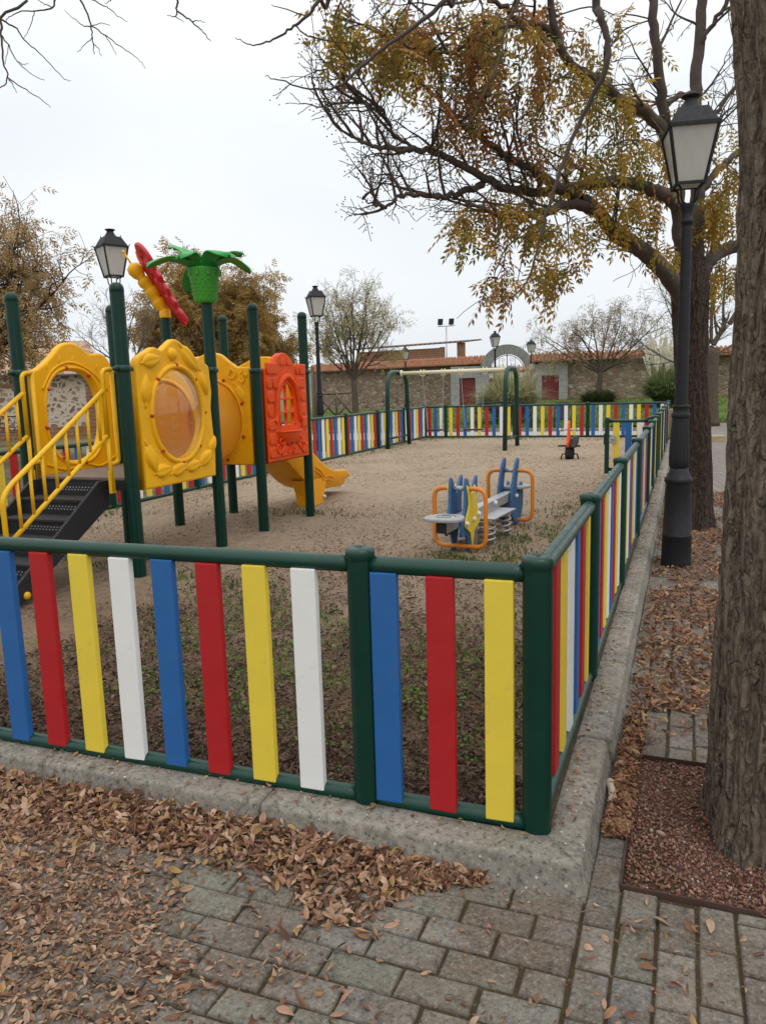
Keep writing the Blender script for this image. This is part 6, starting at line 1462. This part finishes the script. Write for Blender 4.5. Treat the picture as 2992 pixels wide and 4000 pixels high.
for k in range(12500):
    b = .2 + 9.5 * rng.random() ** 1.5; a = .215 + rng.random() * (.75 if b > .95 else .075)
    if b > .95: a = .215 + (.10 + .75 * min(1, (b - .95) / .8)) * rng.random() ** .9
    if .31 < a and .85 < b < 1.38 + .08 * fbm(a, b, 4) and rng.random() > .06: continue
    if fbm(a, b, 1.6) > -.42 + (.35 if a > .75 else 0): pts.append(W(a, b, PAVE + .003 + rng.random() * .018)[:])
for k in range(900):
    a, b = rng.uniform(.9, 2.6), rng.uniform(2, 14)
    if fbm(a, b, .8) > .15: pts.append(W(a, b, PAVE + .003)[:])
litter('leaf_litter', 'carpet of golden brown leaves between the right kerb and the trunks', pts, (.026, .055), GOLD, .4)
pts = []
for k in range(34000):
    b = .03 + 4.8 * rng.random() ** 1.7; a = -.05 - 3.2 * rng.random() ** 1.15
    if rng.random() < math.exp(-max(0, b - 1.5) / 1.4) and fbm(a, b, 1.5) > -.5: pts.append(W(a, b, .002 + rng.random() * .014)[:])
for k in range(2200):
    b = 3 + 7 * rng.random(); a = -.06 - abs(rng.gauss(0, .5))
    if fbm(a, b, 1.2) > -.1: pts.append(W(a, b, .003)[:])
litter('leaf_litter', 'dark withered leaves on the soil just inside the near fence', pts, (.018, .042), DARK, .4)
pts = []
for k in range(26000):
    a, b = rng.uniform(-6.7, -.1), 1.5 + 16 * rng.random() ** 1.4
    if fbm(a, b, .7) > -.15: pts.append(W(a, b, .004)[:])
litter('leaf_crumbs', 'thin scatter of small brown leaf bits over the pale sand', pts, (.012, .032), DARK + [(.26, .17, .11)], .25)
pts = []
for k in range(700): a, b = rng.uniform(.045, .12), rng.uniform(0, 12); pts.append(W(a, b, .012)[:])
for k in range(160): a, b = rng.uniform(-3, 0), -.05 - .1 * rng.random(); pts.append(W(a, b, .014)[:])
for k in range(1300): a = .012 + rng.random() * .03; b = rng.uniform(.1, 9); pts.append(W(a - .02, b, .004)[:])
litter('leaf_crumbs', 'few leaf scraps lying on top of the concrete kerb', pts, (.012, .03), BROWN, .3)
# twigs and leaf stalks on the paving
m = MB()
for k in range(230):
    a, b = rng.uniform(-2.6, 1.4), rng.uniform(-1.7, -.2) if rng.random() < .75 else rng.uniform(-.2, .85)
    if b > -.2 and a < .22: continue
    p = W(a, b, PAVE + .006); az = rng.uniform(0, 6.28); l_ = rng.uniform(.05, .16); c = rng.uniform(-.4, .4); m.tube(catmull([p, p + Vector((math.cos(az), math.sin(az), .08)) * l_ * .5, p + Vector((math.cos(az + c), math.sin(az + c), .02)) * l_], 3), .0011, 4, caps=False)
MT['stalk'] = paint('leaf_stalks', (.26, .18, .10), .8, .3, 9); tag(m.build('leaf_stalks', MT['stalk']), 'thin dry leaf stalks and twigs strewn over the pavers', 'twigs', kind='stuff')
def gp(x, y, z):
    d = at(x, y, 1) - Vector((0, 0, EYE)); return Vector((0, 0, EYE)) + d * ((z - EYE) / d.z)
p0, p1 = gp(1322, 1738, PAVE + .015), gp(1317, 1688, PAVE + .02); m = MB(); e_ = p1 - p0
m.tube(catmull([p0, p0 + e_ * .15, p0 + e_ * .5 + Vector((.004, 0, .004)), p0 + e_ * .85, p1], 4), [.018, .020, .021, .019, .017, .016, .0155, .015, .015, .015, .0155, .0165, .018, .019, .019, .018, .014], 10)
MT['pale_wood'] = paint('pale_dry_wood', (.50, .42, .32), .85, .3, 20, (.25, .18, .12), .6, .5, 60); tag(m.build('wood_chunk', MT['pale_wood'], None, .004), 'pale bone shaped chunk of dry wood lying in the leaves beside the right kerb', 'wood')
# far wood on the hill crest
k = 900; P_ = np.stack([nr.uniform(-260, 330, k), nr.uniform(385, 440, k), np.zeros(k)], 1)
P_[:, 2] = [9 + 7 * fbm(((x + 500) / 1100 * 60) * .12, 2, 1, 3) + nr.uniform(-2.5, 1.5) for x in P_[:, 0]]
m = MB(); m.ell((0, 0, 0), 1, 1, 1, 8, 5); tv = np.array(m.v) * (1 + .25 * nr.normal(size=(len(m.v), 1))); tf = np.array([q for q in m.f])
tag(scatter('far_wood', tv, tf, frames(nr.normal(size=(k, 3))), P_, nr.uniform(1.5, 4.0, (k, 1)) * np.array([[1.2, 1, .8]]), MT['dry'], pick([(.10, .13, .12), (.08, .11, .10), (.13, .15, .13)], k)), 'blue green distant trees on the low hill beyond the wall', 'woodland', kind='stuff')
